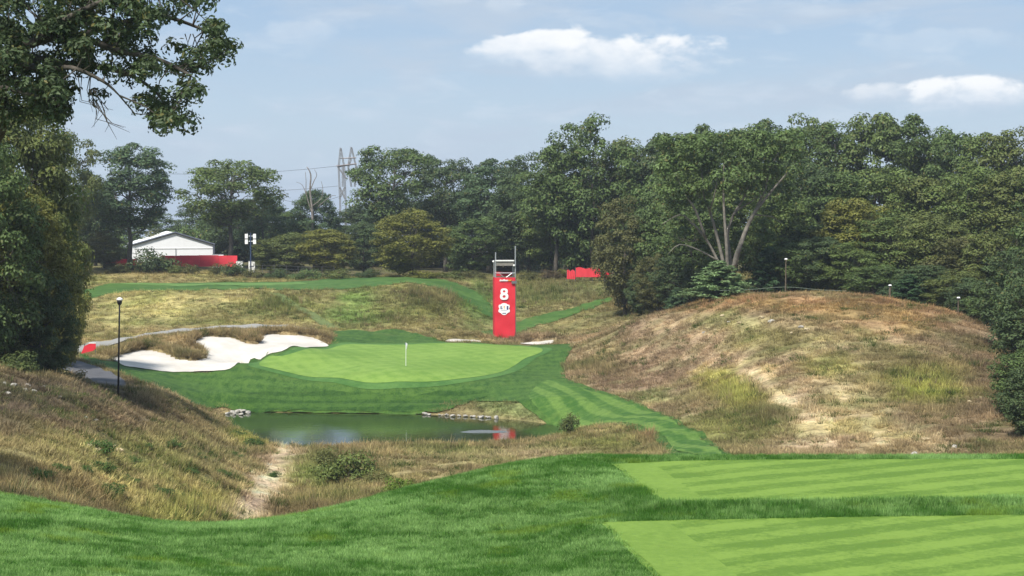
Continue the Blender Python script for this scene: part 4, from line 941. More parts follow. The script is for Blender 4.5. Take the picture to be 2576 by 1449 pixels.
def lone_trees():
    plant(V_TALL[0], 328, 250, 370, 6.4, T_BLUE, 'oak_tree', 'tall dark oak with a pale trunk in front of the white tent')
    plant(V_OPEN[1], 580, 268, 402, 7.8, T_MID, 'oak_tree', 'broad spreading oak to the right of the white tent')
    plant(V_OPEN[2], 990, 285, 364, 8.2, T_GREEN, 'oak_tree', 'large open oak right of the steel pylon')
    plant(V_OPEN[1], 1120, 282, 400, 6.0, T_DEEP, 'oak_tree', 'airy dark oak between the open oak and the tower')
    plant(V_TALL[1], 1230, 276, 408, 6.0, T_BLUE, 'oak_tree', 'bluish oak rising behind the red tower')
    plant(V_DENSE[0], 1290, 255, 470, 4.6, T_DEEP, 'broadleaf_tree', 'dark tree directly above the red tower posts')
    plant(V_DENSE[1], 1035, 240, 540, 5.2, T_YEL, 'round_tree', 'rounded olive green tree standing on the ledge left of the tower')
    plant(V_DENSE[2], 1190, 250, 545, 4.2, T_GREEN, 'round_tree', 'small green tree between the olive tree and the red tower')
    plant(V_DENSE[3], 915, 262, 560, 3.6, T_DEEP, 'round_tree', 'dark tree in the gap left of the rounded olive tree')
    plant(V_DENSE[2], 720, 258, 585, 4.4, T_OLIVE, 'round_tree', 'low olive tree beside the loudspeaker mast')
    plant(V_DENSE[0], 820, 254, 580, 4.6, T_YEL, 'round_tree', 'low yellowish tree under the ivy-clad stump')
    plant(V_DENSE[1], 660, 280, 500, 4.0, T_BLUE, 'round_tree', 'bluish tree behind the loudspeaker mast')
    plant(V_DENSE[3], 790, 275, 478, 3.8, T_BLUE, 'round_tree', 'dense bluish tree carrying the bare dead branches')
    plant(V_DENSE[1], 500, 325, 520, 4.6, T_DEEP, 'round_tree', 'dark tree filling the gap behind the tent roof')
    plant(V_DENSE[0], 240, 262, 470, 4.2, T_DEEP, 'round_tree', 'dark tree between the near thicket and the tall dark oak')
    plant(V_DENSE[1], 262, 252, 590, 2.8, T_BROWN, 'round_tree', 'brownish low tree beside the trunk of the tall dark oak')
    plant(V_OPEN[0], 165, 243, 340, 5.2, T_OLIVE, 'oak_tree', 'olive oak peeping over the near thicket at the left')
    for i, (u, D, vt, R, t) in enumerate([(250, 305, 520, 5.5, T_DEEP), (380, 330, 540, 5, T_GREEN), (600, 300, 500, 5.5, T_DEEP), (690, 310, 520, 5.5, T_GREEN), (910, 305, 520, 5.5, T_DEEP), (1010, 300, 490, 6, T_BLUE), (1110, 300, 480, 6, T_DEEP), (1200, 296, 500, 6, T_GREEN), (1300, 290, 480, 6, T_DEEP), (130, 300, 520, 6, T_DEEP), (820, 330, 575, 4.5, T_GREEN), (440, 345, 575, 5, T_BLUE), (760, 320, 560, 5, T_DEEP), (560, 310, 540, 5, T_GREEN)]):
        plant(V_DENSE[i % 4], u, D, vt, R, t, 'broadleaf_tree', f'{ORD[sorted([250, 380, 600, 690, 910, 1010, 1110, 1200, 1300, 130, 820, 440, 760, 560]).index(u)]} tree from the left in the rearmost row beyond the ledge', group='rearmost trees beyond the ledge')
    for i in range(20):
        u = 120 + i * 72; plant(V_BUSH[i % 3], u, 296 + (i * 7) % 11, 4.2 + (i % 3), 4.6, (T_DEEP, T_BROWN, T_GREEN)[i % 3], 'undergrowth_shrub', f'{ORD[i]} large shrub from the left in the dark undergrowth under the rear trees', 'shrub', 'undergrowth under the rear trees', top=False, parts=('stem', 'foliage'))
    # near thicket, left
    for i, (u, D, vt, R, t, lb) in enumerate([(10, 112, 500, 4.3, T_YEL, 'dense olive thicket tree at the left edge nearest the asphalt path'), (-90, 106, 330, 4.8, T_GREEN, 'tall thicket tree cut by the left edge of the view'),
            (30, 122, 330, 4.9, T_MID, 'tall green thicket tree behind the dense olive one'), (122, 136, 640, 2.7, T_YEL, 'yellowish thicket tree reaching out over the asphalt path'), (-20, 118, 285, 5.3, T_OLIVE, 'highest crown of the near thicket under the oak bough'),
            (122, 150, 480, 3.2, T_YEL, 'slim olive tree at the far end of the near thicket'), (95, 110, 720, 2.3, T_DEEP, 'low dark bushy tree at the foot of the thicket beside the brown slope'), (-160, 118, 420, 4.8, T_DEEP, 'dark thicket tree half hidden at the left edge of the view')]):
        plant(V_NEAR[i % 2], u, D, vt, R, t, 'thicket_tree', lb, group='thicket on the left', sink=.7)
    # conifers by the mound
    plant(V_PINE[0], 1810, 168, 655, 3.2, (.105, .165, .078), 'pine_tree', 'broad bright green pine on the crest left of the mound', sink=.1)
    plant(V_PINE[1], 1703, 172, 722, 1.2, (.050, .088, .046), 'pine_tree', 'small pine sapling left of the broad pine', sink=.1)
    plant(V_PINE[1], 1935, 180, 620, 2.2, (.032, .066, .032), 'pine_tree', 'slender dark pine beside the tall wooden post', sink=.1)
    plant(V_PINE[0], 2290, 166, 690, 2.2, (.035, .072, .032), 'pine_tree', 'dark pine right of the short birdhouse post', sink=.1)
lone_trees()

def leaning_tree():
    """several grey stems fanning out of one root, crown above"""
    r = np.random.RandomState(9); D = 176; a, _ = rays(1835, 700); x0 = float(a) * D; z0 = gz(x0, D) - .1
    o = thing('many_stemmed_tree', 'large tree with many bare grey stems fanning out above the broad pine', 'tree', (x0, D, z0))
    def loc(u, v, d=D): p = at(u, v, d); return (p.x - x0, p.y - D, p.z - z0)
    stems = [([(1842, 700), (1850, 655), (1872, 590), (1895, 540), (1925, 500), (1950, 470), (1985, 430)], .30), ([(1895, 540), (1925, 475), (1935, 430), (1960, 380)], .15), ([(1835, 700), (1835, 640), (1830, 590), (1845, 540), (1870, 500), (1890, 450)], .22),
             ([(1828, 700), (1815, 640), (1800, 580), (1785, 530), (1770, 490), (1765, 420)], .2), ([(1825, 700), (1805, 655), (1775, 600), (1740, 560), (1710, 540), (1665, 565)], .17), ([(1775, 600), (1750, 530), (1725, 490), (1705, 450)], .14),
             ([(1832, 700), (1828, 620), (1822, 540), (1820, 470), (1822, 400)], .2), ([(1805, 655), (1760, 630), (1710, 615), (1680, 640)], .1), ([(1895, 540), (1940, 545), (1965, 560)], .08), ([(1845, 540), (1860, 525), (1900, 500), (1920, 470)], .11), ([(1785, 530), (1800, 480), (1805, 430)], .1)]
    for k, (pl, rad) in enumerate(stems):
        dd = D + (k % 5 - 2) * .5
        pts = catmull(np.array([loc(u, v, D if j == 0 else dd + j * .12 * (k % 3 - 1)) for j, (u, v) in enumerate(pl)]), 3, False); n = len(pts)
        mb = MB(); mb.tube(pts, [rad * (1 - .75 * i / (n - 1)) for i in range(n)], 6); mb.build('trunk' if k == 0 else 'stem', MATS['pale_bark'], o, True)
    C = []
    for _ in range(190):
        u = 1660 + 350 * r.rand(); v = 340 + 210 * r.rand() ** 1.3; 
        if v > 470 + 60 * abs(u - 1835) / 175 and r.rand() < .75: continue
        C.append(loc(u, v, D + (.3 if v < 500 else 3) + r.randn() * 2.4))
    for _ in range(26): C.append(loc(1680 + 260 * r.rand(), 560 + 110 * r.rand(), D + 3.5 + r.rand() * 3))
    C = np.array(C); P, Nn = clump_leaves(C, .85 * (.7 + .6 * r.rand(len(C))), 110, r, .7)
    c = addobj('crown', crown_mesh('crown', P, Nn, .32, r, .08, np.repeat(.8 + .4 * r.rand(len(C)), 110)), o); c.color = (*[q * 1.7 for q in T_MID], 1)
leaning_tree()

def oak_bough():
    """great oak whose bough hangs into the view; the trunk stands left of the frame"""
    r = np.random.RandomState(12); D = 52; x0 = -18.5; z0 = gz(x0, D) - .2
    o = thing('overhanging_oak', 'large oak whose dark leafy bough hangs in from the upper left corner', 'tree', (x0, D, z0))
    def loc(u, v, d): p = at(u, v, d); return np.array((p.x - x0, p.y - D, p.z - z0))
    mb = MB(); mb.tube([(0, 0, 0), (.15, 0, 2.5), (.1, .1, 6), (.3, 0, 10), (.2, .3, 15), (.5, 0, 19)], [.62, .5, .46, .4, .25, .08], 10)
    limbs = [[(.1, .1, 7.2), (4, .3, 9.6), loc(0, 160, 51), loc(90, 105, 51), loc(190, 92, 51), loc(290, 125, 50.5), loc(400, 150, 50.5), loc(480, 190, 50)],
             [loc(40, 135, 51), loc(140, 155, 51.5), loc(250, 170, 52), loc(330, 190, 52), loc(395, 235, 52), loc(430, 290, 52)],
             [loc(20, 150, 51), loc(110, 175, 50.5), loc(180, 170, 50), loc(260, 205, 50), loc(300, 240, 50)],
             [loc(190, 92, 51), loc(300, 60, 52), loc(400, 40, 52.5), loc(500, 70, 53), loc(575, 110, 53)],
             [loc(90, 105, 51), loc(180, 40, 50), loc(300, -10, 49.5), loc(430, -20, 49.5)],
             [(.2, .1, 9), (3, 1.5, 11.5), loc(-60, 20, 54), loc(60, -60, 55), loc(200, -110, 55)], [(.1, 0, 5.5), (3, -.5, 7.0), loc(-40, 250, 50.5), loc(60, 235, 50), loc(150, 262, 50)],
             [(.2, .1, 10), (-4, 1, 13), (-8, 2, 14)], [(.2, .1, 8), (-3, -3, 11), (-6, -5, 12)], [(.2, .1, 9), (1, 4, 12), (2, 8, 14)], [(.2, 0, 12), (2, -3, 15), (4, -4, 17)]]
    for k, l in enumerate(limbs):
        p = catmull(np.array([tuple(q) for q in l]), 4, False); n = len(p); rad = .20 if k == 0 else .11
        mb.tube(p, [rad * (1 - .82 * i / (n - 1)) for i in range(n)], 7)
    # leaf clumps, seen part: outline with gaps
    OUT = np.array([(-60, -80), (540, -80), (525, 20), (548, 62), (604, 104), (575, 158), (545, 150), (520, 182), (512, 235), (478, 258), (488, 305), (440, 346), (402, 332), (380, 282), (350, 268), (300, 262), (262, 218), (268, 240), (228, 262), (195, 248), (205, 280), (150, 308), (105, 292), (60, 300), (-60, 320)], float)
    HOLES = [(215, 205, 42, 30), (205, 255, 40, 26), (325, 262, 30, 30), (275, 165, 16, 12), (430, 215, 22, 16), (350, 150, 14, 8), (20, 195, 14, 10), (10, 120, 12, 10), (545, 30, 40, 25), (370, 90, 16, 10), (440, 170, 12, 10), (470, 120, 14, 10), (290, 210, 20, 14), (345, 215, 14, 10), (160, 230, 14, 10), (560, 180, 30, 20), (310, 30, 12, 8), (500, 210, 16, 10)]
    C = []; S = []
    while len(C) < 450:
        u = -60 + 680 * r.rand(); v = -80 + 440 * r.rand()
        if not inpoly(np.array([u]), np.array([v]), OUT)[0]: continue
        if any(((u - a) / b) ** 2 + ((v - c) / d) ** 2 < 1.2 for a, c, b, d in HOLES): continue
        if fbm(np.array([u / 34.]), np.array([v / 26.]), 3)[0] < (.40 if u < 200 else .47): continue
        C.append(loc(u, v, 51.5 + r.randn() * 1.5)); S.append(.30 + .14 * r.rand())
    C = np.array(C); S = np.array(S)
    P, Nn = clump_leaves(C, S, 64, r, .8, .2)
    # twigs
    ends = np.vstack([catmull(np.array([tuple(q) for q in l]), 6, False) for l in limbs])
    for i in range(0, len(C), 2):
        e = ends[np.argmin(np.linalg.norm(ends - C[i], axis=1))]; m = (e + C[i]) / 2 + r.randn(3) * .12; mb.tube([e, m, C[i]], [.025, .016, .006], 4, False)
    # bare twigs that hang below the bough
    for (u, v, n_) in ((235, 270, 5), (205, 235, 4), (470, 130, 3), (250, 300, 4)):
        for j in range(n_):
            a = loc(u + r.randn() * 12, v - 45, 50.5); b = loc(u + 18 + r.randn() * 22, v + 10 + r.randn() * 8, 50.5); c = loc(u + 40 + r.randn() * 30, v + 38 + r.randn() * 10, 50.5); mb.tube([a, b, c], [.016, .010, .004], 4, False)
    # rest of the crown, outside the view
    Cb = []
    while len(Cb) < 130:
        d = norm(r.randn(3)) * (.5 + .5 * r.rand()); p = np.array([d[0] * 6.5 - 5, d[1] * 6.5, 14 + d[2] * 5.5])
        g = p + np.array([x0, D, z0]); uu, vv = proj(g[0:1], g[1:2], g[2:3])
        if uu[0] > -110 and vv[0] > -130: continue
        Cb.append(p)
    Cb = np.array(Cb); P2, N2 = clump_leaves(Cb, 1.1 * (.7 + .6 * r.rand(len(Cb))), 110, r, .75)
    mb.build('trunk', MATS['bark'], o, True)
    tn = np.concatenate([np.repeat(.75 + .5 * r.rand(len(C)), 64), np.repeat(.8 + .4 * r.rand(len(Cb)), 110)])
    sz = np.concatenate([np.full(len(P), .155), np.full(len(P2), .26)])
    c = addobj('crown', crown_mesh('crown', np.vstack([P, P2]), np.vstack([Nn, N2]), sz, r, .07, tn, .5), o); c.color = (.072, .105, .045, 1)
oak_bough()

def dead_branches():
    D = 272; p0 = at(785, 500, D); z = gz(p0.x, D)
    o = thing('dead_tree', 'bare dead branches rising above the bluish tree left of the pylon', 'tree', (p0.x, D, z))
    def loc(u, v): p = at(u, v, D); return (p.x - p0.x, 0.0, p.z - z)
    for k, (l, rd) in enumerate([([(785, 640), (786, 540), (780, 480), (782, 440), (772, 420)], .22), ([(786, 540), (771, 490), (770, 455), (768, 432)], .09), ([(780, 480), (790, 455), (797, 440), (790, 425)], .08), ([(771, 490), (760, 465), (745, 458)], .06), ([(783, 520), (808, 500), (812, 475), (808, 455)], .08), ([(800, 520), (830, 495), (845, 492)], .07)]):
        mb = MB(); pts = catmull(np.array([loc(*q) for q in l]), 3, False); mb.tube(pts, [rd * (1 - .7 * i / (len(pts) - 1)) for i in range(len(pts))], 5); mb.build('trunk' if k == 0 else 'branch', MATS['dead_wood'], o, True)
dead_branches()

def shrubs():
    S = [ # u, v(base), D, R, H, tint, label
     (872, 1200, None, 1.9, 1.9, (.060, .085, .024), 'large green shrub beside the bare trail below the pond'), (1002, 1238, None, 1.1, 1.0, (.070, .115, .018), 'small bright green shrub at the edge of the lawn'),
     (1434, 1088, None, .85, 1.5, (.055, .075, .026), 'grey-green shrub on the right bank of the pond'), (820, 1165, None, 1.0, 1.3, (.065, .078, .026), 'wispy shrub left of the large green shrub'),
     (950, 1215, None, 1.0, .9, (.075, .085, .030), 'low olive shrub between the two green shrubs'), (590, 668, 246, 2.2, 2.0, T_DEEP, 'dark shrub below the spreading oak'),
     (385, 672, 248, 3.3, 3.4, T_DEEP, 'dark round bush in front of the red hoarding below the tent'), (480, 678, 247, 1.5, 1.5, T_BROWN, 'brownish bush against the middle of the red hoarding'), (545, 676, 247, 1.2, 1.6, T_BROWN, 'brown bush hiding the right part of the red hoarding'),
     (300, 675, 247, 1.5, 1.4, T_BROWN, 'reddish brown bush left of the tall oak trunk'), (440, 676, 247, 1.2, 1.3, T_OLIVE, 'olive bush right of the dark round bush'), (700, 696, 243, 2.0, 1.5, T_DEEP, 'dark bush below the low olive tree'), (770, 698, 240, 2.4, 1.6, T_GREEN, 'green bush on the ledge near the pylon'),
     (850, 694, 240, 2.2, 1.5, T_OLIVE, 'olive bush on the ledge under the yellowish tree'), (930, 690, 240, 2.0, 1.3, T_DEEP, 'dark bush left of the rounded olive tree'), (1060, 690, 236, 2.4, 1.1, T_YEL, 'yellow green bush on the ledge below the rounded olive tree'),
     (1130, 692, 238, 2.2, 1.1, T_OLIVE, 'olive bush at the right end of the ledge'), (1190, 698, 240, 1.8, 1.2, T_BROWN, 'brown bush left of the tower top'), (1330, 700, 238, 1.6, 1.3, T_BROWN, 'brown bush right of the tower top'), (1385, 698, 238, 1.8, 1.4, (.055, .045, .028), 'dark reddish bush left of the red banners'),
     (1415, 690, 240, 1.5, 1.3, T_YEL, 'yellow green bush beside the red banners'), (640, 690, 244, 1.6, 1.4, T_BROWN, 'brown bush at the foot of the loudspeaker mast'), (190, 700, 235, 1.6, 1.2, T_OLIVE, 'olive bush at the left end of the ledge'),
     (130, 945, 112, 1.3, 1.2, (.05, .07, .022), 'bushy skirt of the thicket above the brown slope'), (40, 935, 104, 1.5, 1.3, (.045, .065, .022), 'leafy bush at the left edge above the brown slope'), (185, 930, 128, 1.2, 1.3, (.10, .095, .04), 'straw coloured bush beside the asphalt path'),
    ]
    for i, (u, v, D, R, H, t, lb) in enumerate(S):
        if D is None: D = float(hit([(u, v)], 60, 215)[0][1])
        plant(V_BUSH[i % 3], u, D, H, R, t, 'shrub', lb, 'shrub', top=False, parts=('stem', 'foliage'), sink=.05)
    # weeds on the left slope
    r = random.Random(8); pts = [(430, 1120), (330, 1165), (250, 1180), (500, 1150), (600, 1095), (590, 1150), (640, 1060 + 60), (480, 1190), (320, 1210), (215, 1190), (150, 1185), (400, 1235), (280, 1235), (560, 1195), (370, 1130), (100, 1200), (690, 1195), (240, 1130)]
    pts.sort(); h = hit(pts, 56, 140); e = ['far left', 'lower', 'upper']
    for i, (x, y) in enumerate(h):
        u, v = pts[i]; tm, cm, h0, r0 = V_BUSH[i % 3]; s = r.uniform(.22, .42)
        o = thing('weed', f'{ORD[i]} broad-leaved green weed from the left on the brown left slope', 'weed', (x, y, gz(x, y) - .03), 'weeds on the left slope', r.uniform(0, 6)); o.scale = (s * 1.3, s * 1.3, s)
        addobj('stem', tm, o); c = addobj('foliage', cm, o); c.color = (.07, .13, .03, 1)
shrubs()

# ------------------------------------------------------------------ rocks
def rock_mesh(name, seed, mat):
    r = np.random.RandomState(seed); import bmesh
    bm = bmesh.new(); bmesh.ops.create_icosphere(bm, subdivisions=2, radius=1)
    pl = [(norm(r.randn(3)), .55 + .35 * r.rand()) for _ in range(9)]
    for v in bm.verts:
        p = np.array(v.co)
        for n_, d in pl:
            k = p @ n_
            if k > d: p = p - n_ * (k - d)
        v.co = p * np.array([1, .8, .62])
    me = bpy.data.meshes.new(name); bm.to_mesh(me); bm.free(); me.materials.append(mat); return me
def rocks():
    M = [rock_mesh('stone', i, MATS['stone']) for i in range(4)]; W = [rock_mesh('stone', 10 + i, MATS['warm_stone']) for i in range(3)]; r = random.Random(3)
    def put(u, v, s, meshes, label, group, level=None):
        p = on_level([(u, v)], level)[0] if level is not None else hit([(u, v)], 56, 215)[0]
        z = level if level is not None else gz(*p)
        o = addobj('rock', r.choice(meshes), None, (p[0], p[1], z + s * .18)); o.scale = (s * r.uniform(.8, 1.4), s * r.uniform(.8, 1.2), s * r.uniform(.7, 1.1)); o.rotation_euler = (r.uniform(-.3, .3), r.uniform(-.3, .3), r.uniform(0, 6))
        tag(o, label, 'rock', group)
    for i, (u, v, s) in enumerate(sorted([(572, 1041, .22), (585, 1038, .28), (598, 1036, .34), (612, 1037, .36), (625, 1039, .28), (590, 1042, .25), (606, 1043, .22)])):
        put(u, v, s, M, f'{ORD[i]} pale rock from the left in the pile left of the pond', 'rocks at the left end of the pond', .04)
    us = [1070, 1080, 1106, 1113, 1122, 1127, 1138, 1144, 1155, 1171, 1186, 1192, 1204, 1211, 1225, 1231, 1249]
    for i, u in enumerate(us):
        put(u, 1042 + (u - 1068) * .052 + r.uniform(-1, 1), r.uniform(.10, .25), M, f'{ORD[i]} pale rock from the left in the row along the far shore', 'row of rocks on the far shore', .05)
    for i, (u, v, s) in enumerate(sorted([(218, 1124, .22), (235, 1130, .30), (250, 1120, .26), (268, 1124, .3), (285, 1122, .22), (300, 1127, .28), (228, 1134, .2), (262, 1132, .2)])):
        put(u, v, s, W, f'{ORD[i]} yellowish rock from the left in the cluster on the left slope', 'yellowish rocks on the left slope')
    for i, (u, v, s) in enumerate(sorted([(10, 965, .3), (35, 972, .35), (60, 980, .3), (85, 985, .25), (110, 975, .25), (22, 990, .25), (150, 1000, .22), (70, 962, .22), (190, 1040, .2), (215, 1050, .2), (240, 1056, .2), (270, 1062, .18), (310, 1095, .18), (345, 1105, .18)])):
        put(u, v, s * .8, M, f'{ORD[i]} grey stone from the left scattered on the dark brown slope', 'grey stones on the brown slope')
    for i, (u, v, s) in enumerate(sorted([(1940, 806, .45), (1915, 800, .4), (1972, 800, .3), (2015, 824, .4), (2030, 828, .3), (1860, 812, .25), (1835, 806, .22), (1800, 826, .2), (1770, 830, .25), (1815, 790, .25), (2330, 1100, .3), (2360, 1090, .25), (2400, 1125, .3), (2300, 1135, .28), (2440, 1010, .25), (2470, 1000, .25), (1990, 838, .2), (2260, 985, .2)])):
        put(u, v, s * .85, W if i % 3 else M, f'{ORD[i]} pale stone from the left lying on the face of the mound', 'stones on the mound')
    put(272, 905, .32, M, 'round pale stone at the left tip of the large bunker', None)
rocks()

# ------------------------------------------------------------------ red tower
def annulus(mb, cx, cz, rx, rz, ix, iz, y0, y1, n=28):
    V = []; Fc = []
    for y in (y0, y1):
        for (a, b) in ((rx, rz), (ix, iz)):
            for k in range(n):
                w = 2 * math.pi * k / n
                cw, sw = math.cos(w), math.sin(w); e = .75
                V.append((cx + a * math.copysign(abs(cw) ** e, cw), y, cz + b * math.copysign(abs(sw) ** e, sw)))
    for k in range(n):
        j = (k + 1) % n
        Fc += [(k, j, n + j, n + k), (2 * n + j, 2 * n + k, 3 * n + k, 3 * n + j), (j, k, 2 * n + k, 2 * n + j), (n + k, n + j, 3 * n + j, 3 * n + k)]
    mb.add(V, Fc)
def tower():
    D = 188.0; s = D / F; p = at(1268, 850, D); z0 = gz(p.x, D) - .25
    o = thing('camera_tower', 'tall red wrapped tower marked with a white 8 behind the green', 'tower', (p.x, D, z0), rz=math.radians(5))
    zz = lambda v: at(1268, v, D).z - z0
    W = 52 * s; top = zz(697)
    mb = MB(); nx, nzz = 9, 22; V = []; Fc = []; r = np.random.RandomState(2)
    for j in range(nzz + 1):
        for i in range(nx + 1):
            edge = 0 if i in (0, nx) else 1
            V.append((-W / 2 + W * i / nx, -W / 2 - .02 + edge * (.016 * r.randn() + .03 * math.sin(j * .9 + i * .5)), top * j / nzz))
    for j in range(nzz):
        for i in range(nx): a = j * (nx + 1) + i; Fc.append((a, a + 1, a + nx + 2, a + nx + 1))
    addobj('front_wrap', mesh_py('front_wrap', V, Fc, MATS['red_wrap'], True), o)
    MB().box((W / 2 - .01, 0, top / 2), (.03, W - .06, top)).build('side_wrap', MATS['red_wrap_side'], o)
    MB().box((-W / 2 + .01, 0, top / 2), (.03, W - .06, top)).build('side_wrap', MATS['red_wrap_side'], o)
    MB().box((0, W / 2 - .02, top / 2), (W - .08, .03, top)).build('rear_wrap', MATS['red_wrap_side'], o)
    for x, y, v in ((-W / 2 + .12, -W / 2 + .12, 634), (W / 2 + .02, -W / 2 + .1, 618), (-W / 2 + .12, W / 2 - .1, 655), (W / 2 - .05, W / 2 - .1, 655)):
        MB().tube([(x, y, 0), (x, y, zz(v))], .065, 8).build('pole', MATS['galvanised'], o)
    # platform, guard rails, braces
    MB().box((0, 0, zz(697) - .05), (W - .1, W - .1, .08)).build('platform', MATS['grey_metal'], o)
    yf = -W / 2 + .12
    for v in (686,): MB().tube([(-W / 2 + .05, yf - .07, zz(v)), (W / 2 - .02, yf - .07, zz(v))], .045, 6).build('guard_rail', MATS['galvanised'], o)
    for x0, x1 in ((-.55, -.10), (.75, .12)): MB().tube([(x0, yf - .08, zz(686)), (x1, yf - .08, zz(697))], .035, 6).build('brace', MATS['galvanised'], o)
    MB().box((0, W / 2 - .12, zz(690)), (W - .25, .03, .42)).build('rear_guard_panel', MATS['red_wrap_side'], o)
    # canopy roof
    cz = zz(655)
    MB().box((0, -W / 2 + .06, cz), (W * .90, .10, .12)).build('canopy_edge', MATS['white_plastic'], o)
    MB().box((0, -W / 2 + .13, cz - .29), (W * .84, .03, .44)).build('valance', MATS['grey_canvas'], o)
    V = [(-W * .43, -W / 2 + .12, cz - .03), (W * .43, -W / 2 + .12, cz - .03), (W * .43, W / 2 - .15, cz - .01), (-W * .43, W / 2 - .15, cz - .01)]; V += [(a, b, c + .04) for a, b, c in V]
    mb = MB(); mb.add(V, [(3, 2, 1, 0), (4, 5, 6, 7), (0, 1, 5, 4), (1, 2, 6, 5), (2, 3, 7, 6), (3, 0, 4, 7)]); mb.build('canopy', MATS['grey_canvas'], o)
    for x, v in ((-W / 2 - .12, 657), (W / 2 - .12, 667)): MB().lathe((x, yf - .14, zz(v)), [(.02, -.1), (.1, -.06), (.11, 0), (.1, .06), (.02, .1)], 10).build('floodlight', MATS['white_plastic'], o, True)
    MB().box((W / 2 - .12, -W / 2 - .10, zz(709)), (.52, .16, .26)).build('speaker_box', MATS['grey_metal'], o)
    y = -W / 2 - .075
    # figure eight
    mb = MB(); c8 = zz(738); hw = .40
    annulus(mb, -.08, c8 + .25, .36, .30, .13, .105, y, y + .04); annulus(mb, -.08, c8 - .26, .42, .34, .15, .13, y - .004, y + .038); mb.build('number_eight', MATS['white_print'], o)
    # shield emblem
    ce = zz(776); sh = [(0, .60), (.20, .56), (.34, .46), (.52, .42), (.55, .22), (.47, .05), (.56, -.12), (.55, -.30), (.36, -.38), (.18, -.56), (0, -.60)]
    sh = sh + [(-a, b) for a, b in sh[-2:0:-1]]; sh = [(a * 1.02 - .08, b + ce) for a, b in sh][::-1]
    em = MB().plate(sh, y, y + .04).build('emblem', MATS['white_print'], o); q = y - .006
    MB().box((-.40, q, ce + .14), (.10, .012, .30)).box((-.29, q, ce + .07), (.07, .012, .12)).box((-.30, q, ce + .24), (.05, .012, .08)).build('emblem_flag', MATS['blue_print'], em)
    MB().box((.26, q, ce + .12), (.16, .012, .38)).build('emblem_flag', MATS['blue_print'], em)
    MB().box((-.08, q, ce + .22), (.10, .012, .20)).box((-.08, q, ce + .05), (.05, .012, .14)).build('emblem_cup', MATS['gold_print'], em)
    MB().box((-.08, q, ce - .42), (.36, .012, .08)).box((-.08, q, ce - .12), (.62, .012, .025)).build('emblem_lettering', MATS['blue_print'], em)
    # sponsor wordmark
    zs = zz(704.5); mb = MB(); x = -.60
    for k, (w, h) in enumerate([(.05, .20), (.09, .14), (.09, .14), (.05, .20), (.10, .20), (.09, .14), (.09, .14), (.06, .14)]):
        mb.plate([(x + .05, zs - .07), (x + .05 + w, zs - .07), (x + .05 + w + h * .3, zs - .07 + h), (x + .05 + h * .3, zs - .07 + h)], y, y + .03); x += w + .03
    mb.build('sponsor_lettering', MATS['white_print'], o)
    mb = MB()
    for k, (w, h) in enumerate([(.09, .14), (.09, .14), (.05, .18)]):
        mb.plate([(x + .05, zs - .07), (x + .05 + w, zs - .07), (x + .05 + w + h * .3, zs - .07 + h), (x + .05 + h * .3, zs - .07 + h)], y, y + .03); x += w + .03
    mb.build('sponsor_lettering', MATS['gold_print'], o)
tower()

def flagstick():
    D = float(hit([(1021, 923)], 140, 215)[0][1]); p = at(1021, 923, D); z = gz(p.x, D) + .1; s = D / F
    o = thing('golf_flag', 'white flag on a thin pole standing in the putting green', 'flag', (p.x, D, z))
    h = 60 * s; MB().tube([(0, 0, -.1), (.02, 0, h)], .022, 8).build('flagstick', MATS['white_plastic'], o)
    V = []; Fc = []
    for i in range(7):
        for j in range(5):
            t = i / 6; V.append((.02 - .02 * t - .10 * t * (j / 4), -.02 - .04 * math.sin(t * 5), h - .03 - .52 * j / 4 * (1 - .12 * t) - .08 * t))
    for i in range(6):
        for j in range(4): a = i * 5 + j; Fc.append((a, a + 1, a + 6, a + 5))
    V = [(x + (.17 * (k // 5) / 6), y, zz) for k, (x, y, zz) in enumerate(V)]
    V2 = [(x, y + .02, z_) for x, y, z_ in V]; n = len(V)
    addobj('flag_cloth', mesh_py('flag_cloth', V + V2, Fc + [tuple(reversed([q + n for q in f])) for f in Fc], MATS['white_print'], True), o)
    MB().box((-.05, .012, h - .12), (.05, .02, .22)).build('flag_crest', MATS['blue_print'], o)
    cup = MB().lathe((0, 0, 0), [(.054, 0), (.054, .008), (.05, .01)], 12).build('cup_rim', MATS['white_plastic'], o)
flagstick()

def lamp_post(u, vb, vt, name, label, globe=True, D=None, thick=.05, leanpx=6):
    if D is None: D = float(hit([(u, vb)], 60, 230)[0][1])
    p = at(u, vb, D); z = gz(p.x, D); s = D / F; H = (vb - vt) * s
    o = thing(name, label, 'lamp post', (p.x, D, z)); lx = leanpx * s
    MB().tube([(0, 0, -.2), (lx * .5, 0, H * .5), (lx, 0, H - .2)], [thick * 1.3, thick * 1.1, thick], 8).build('pole', MATS['dark_metal'], o, True)
    MB().lathe((lx, 0, H - .34), [(.05, 0), (.13, .05), (.17, .22), (.15, .28)], 12).build('lamp_collar', MATS['dark_metal'], o, True)
    MB().lathe((lx, 0, H - .06), [(.17, 0), (.22, .05), (.20, .12), (.12, .19), (.02, .22)], 14).build('lamp_globe', MATS['globe'], o, True)
lamp_post(297, 997, 748, 'lamp_post', 'thin black lamp post with a white globe beside the asphalt path')

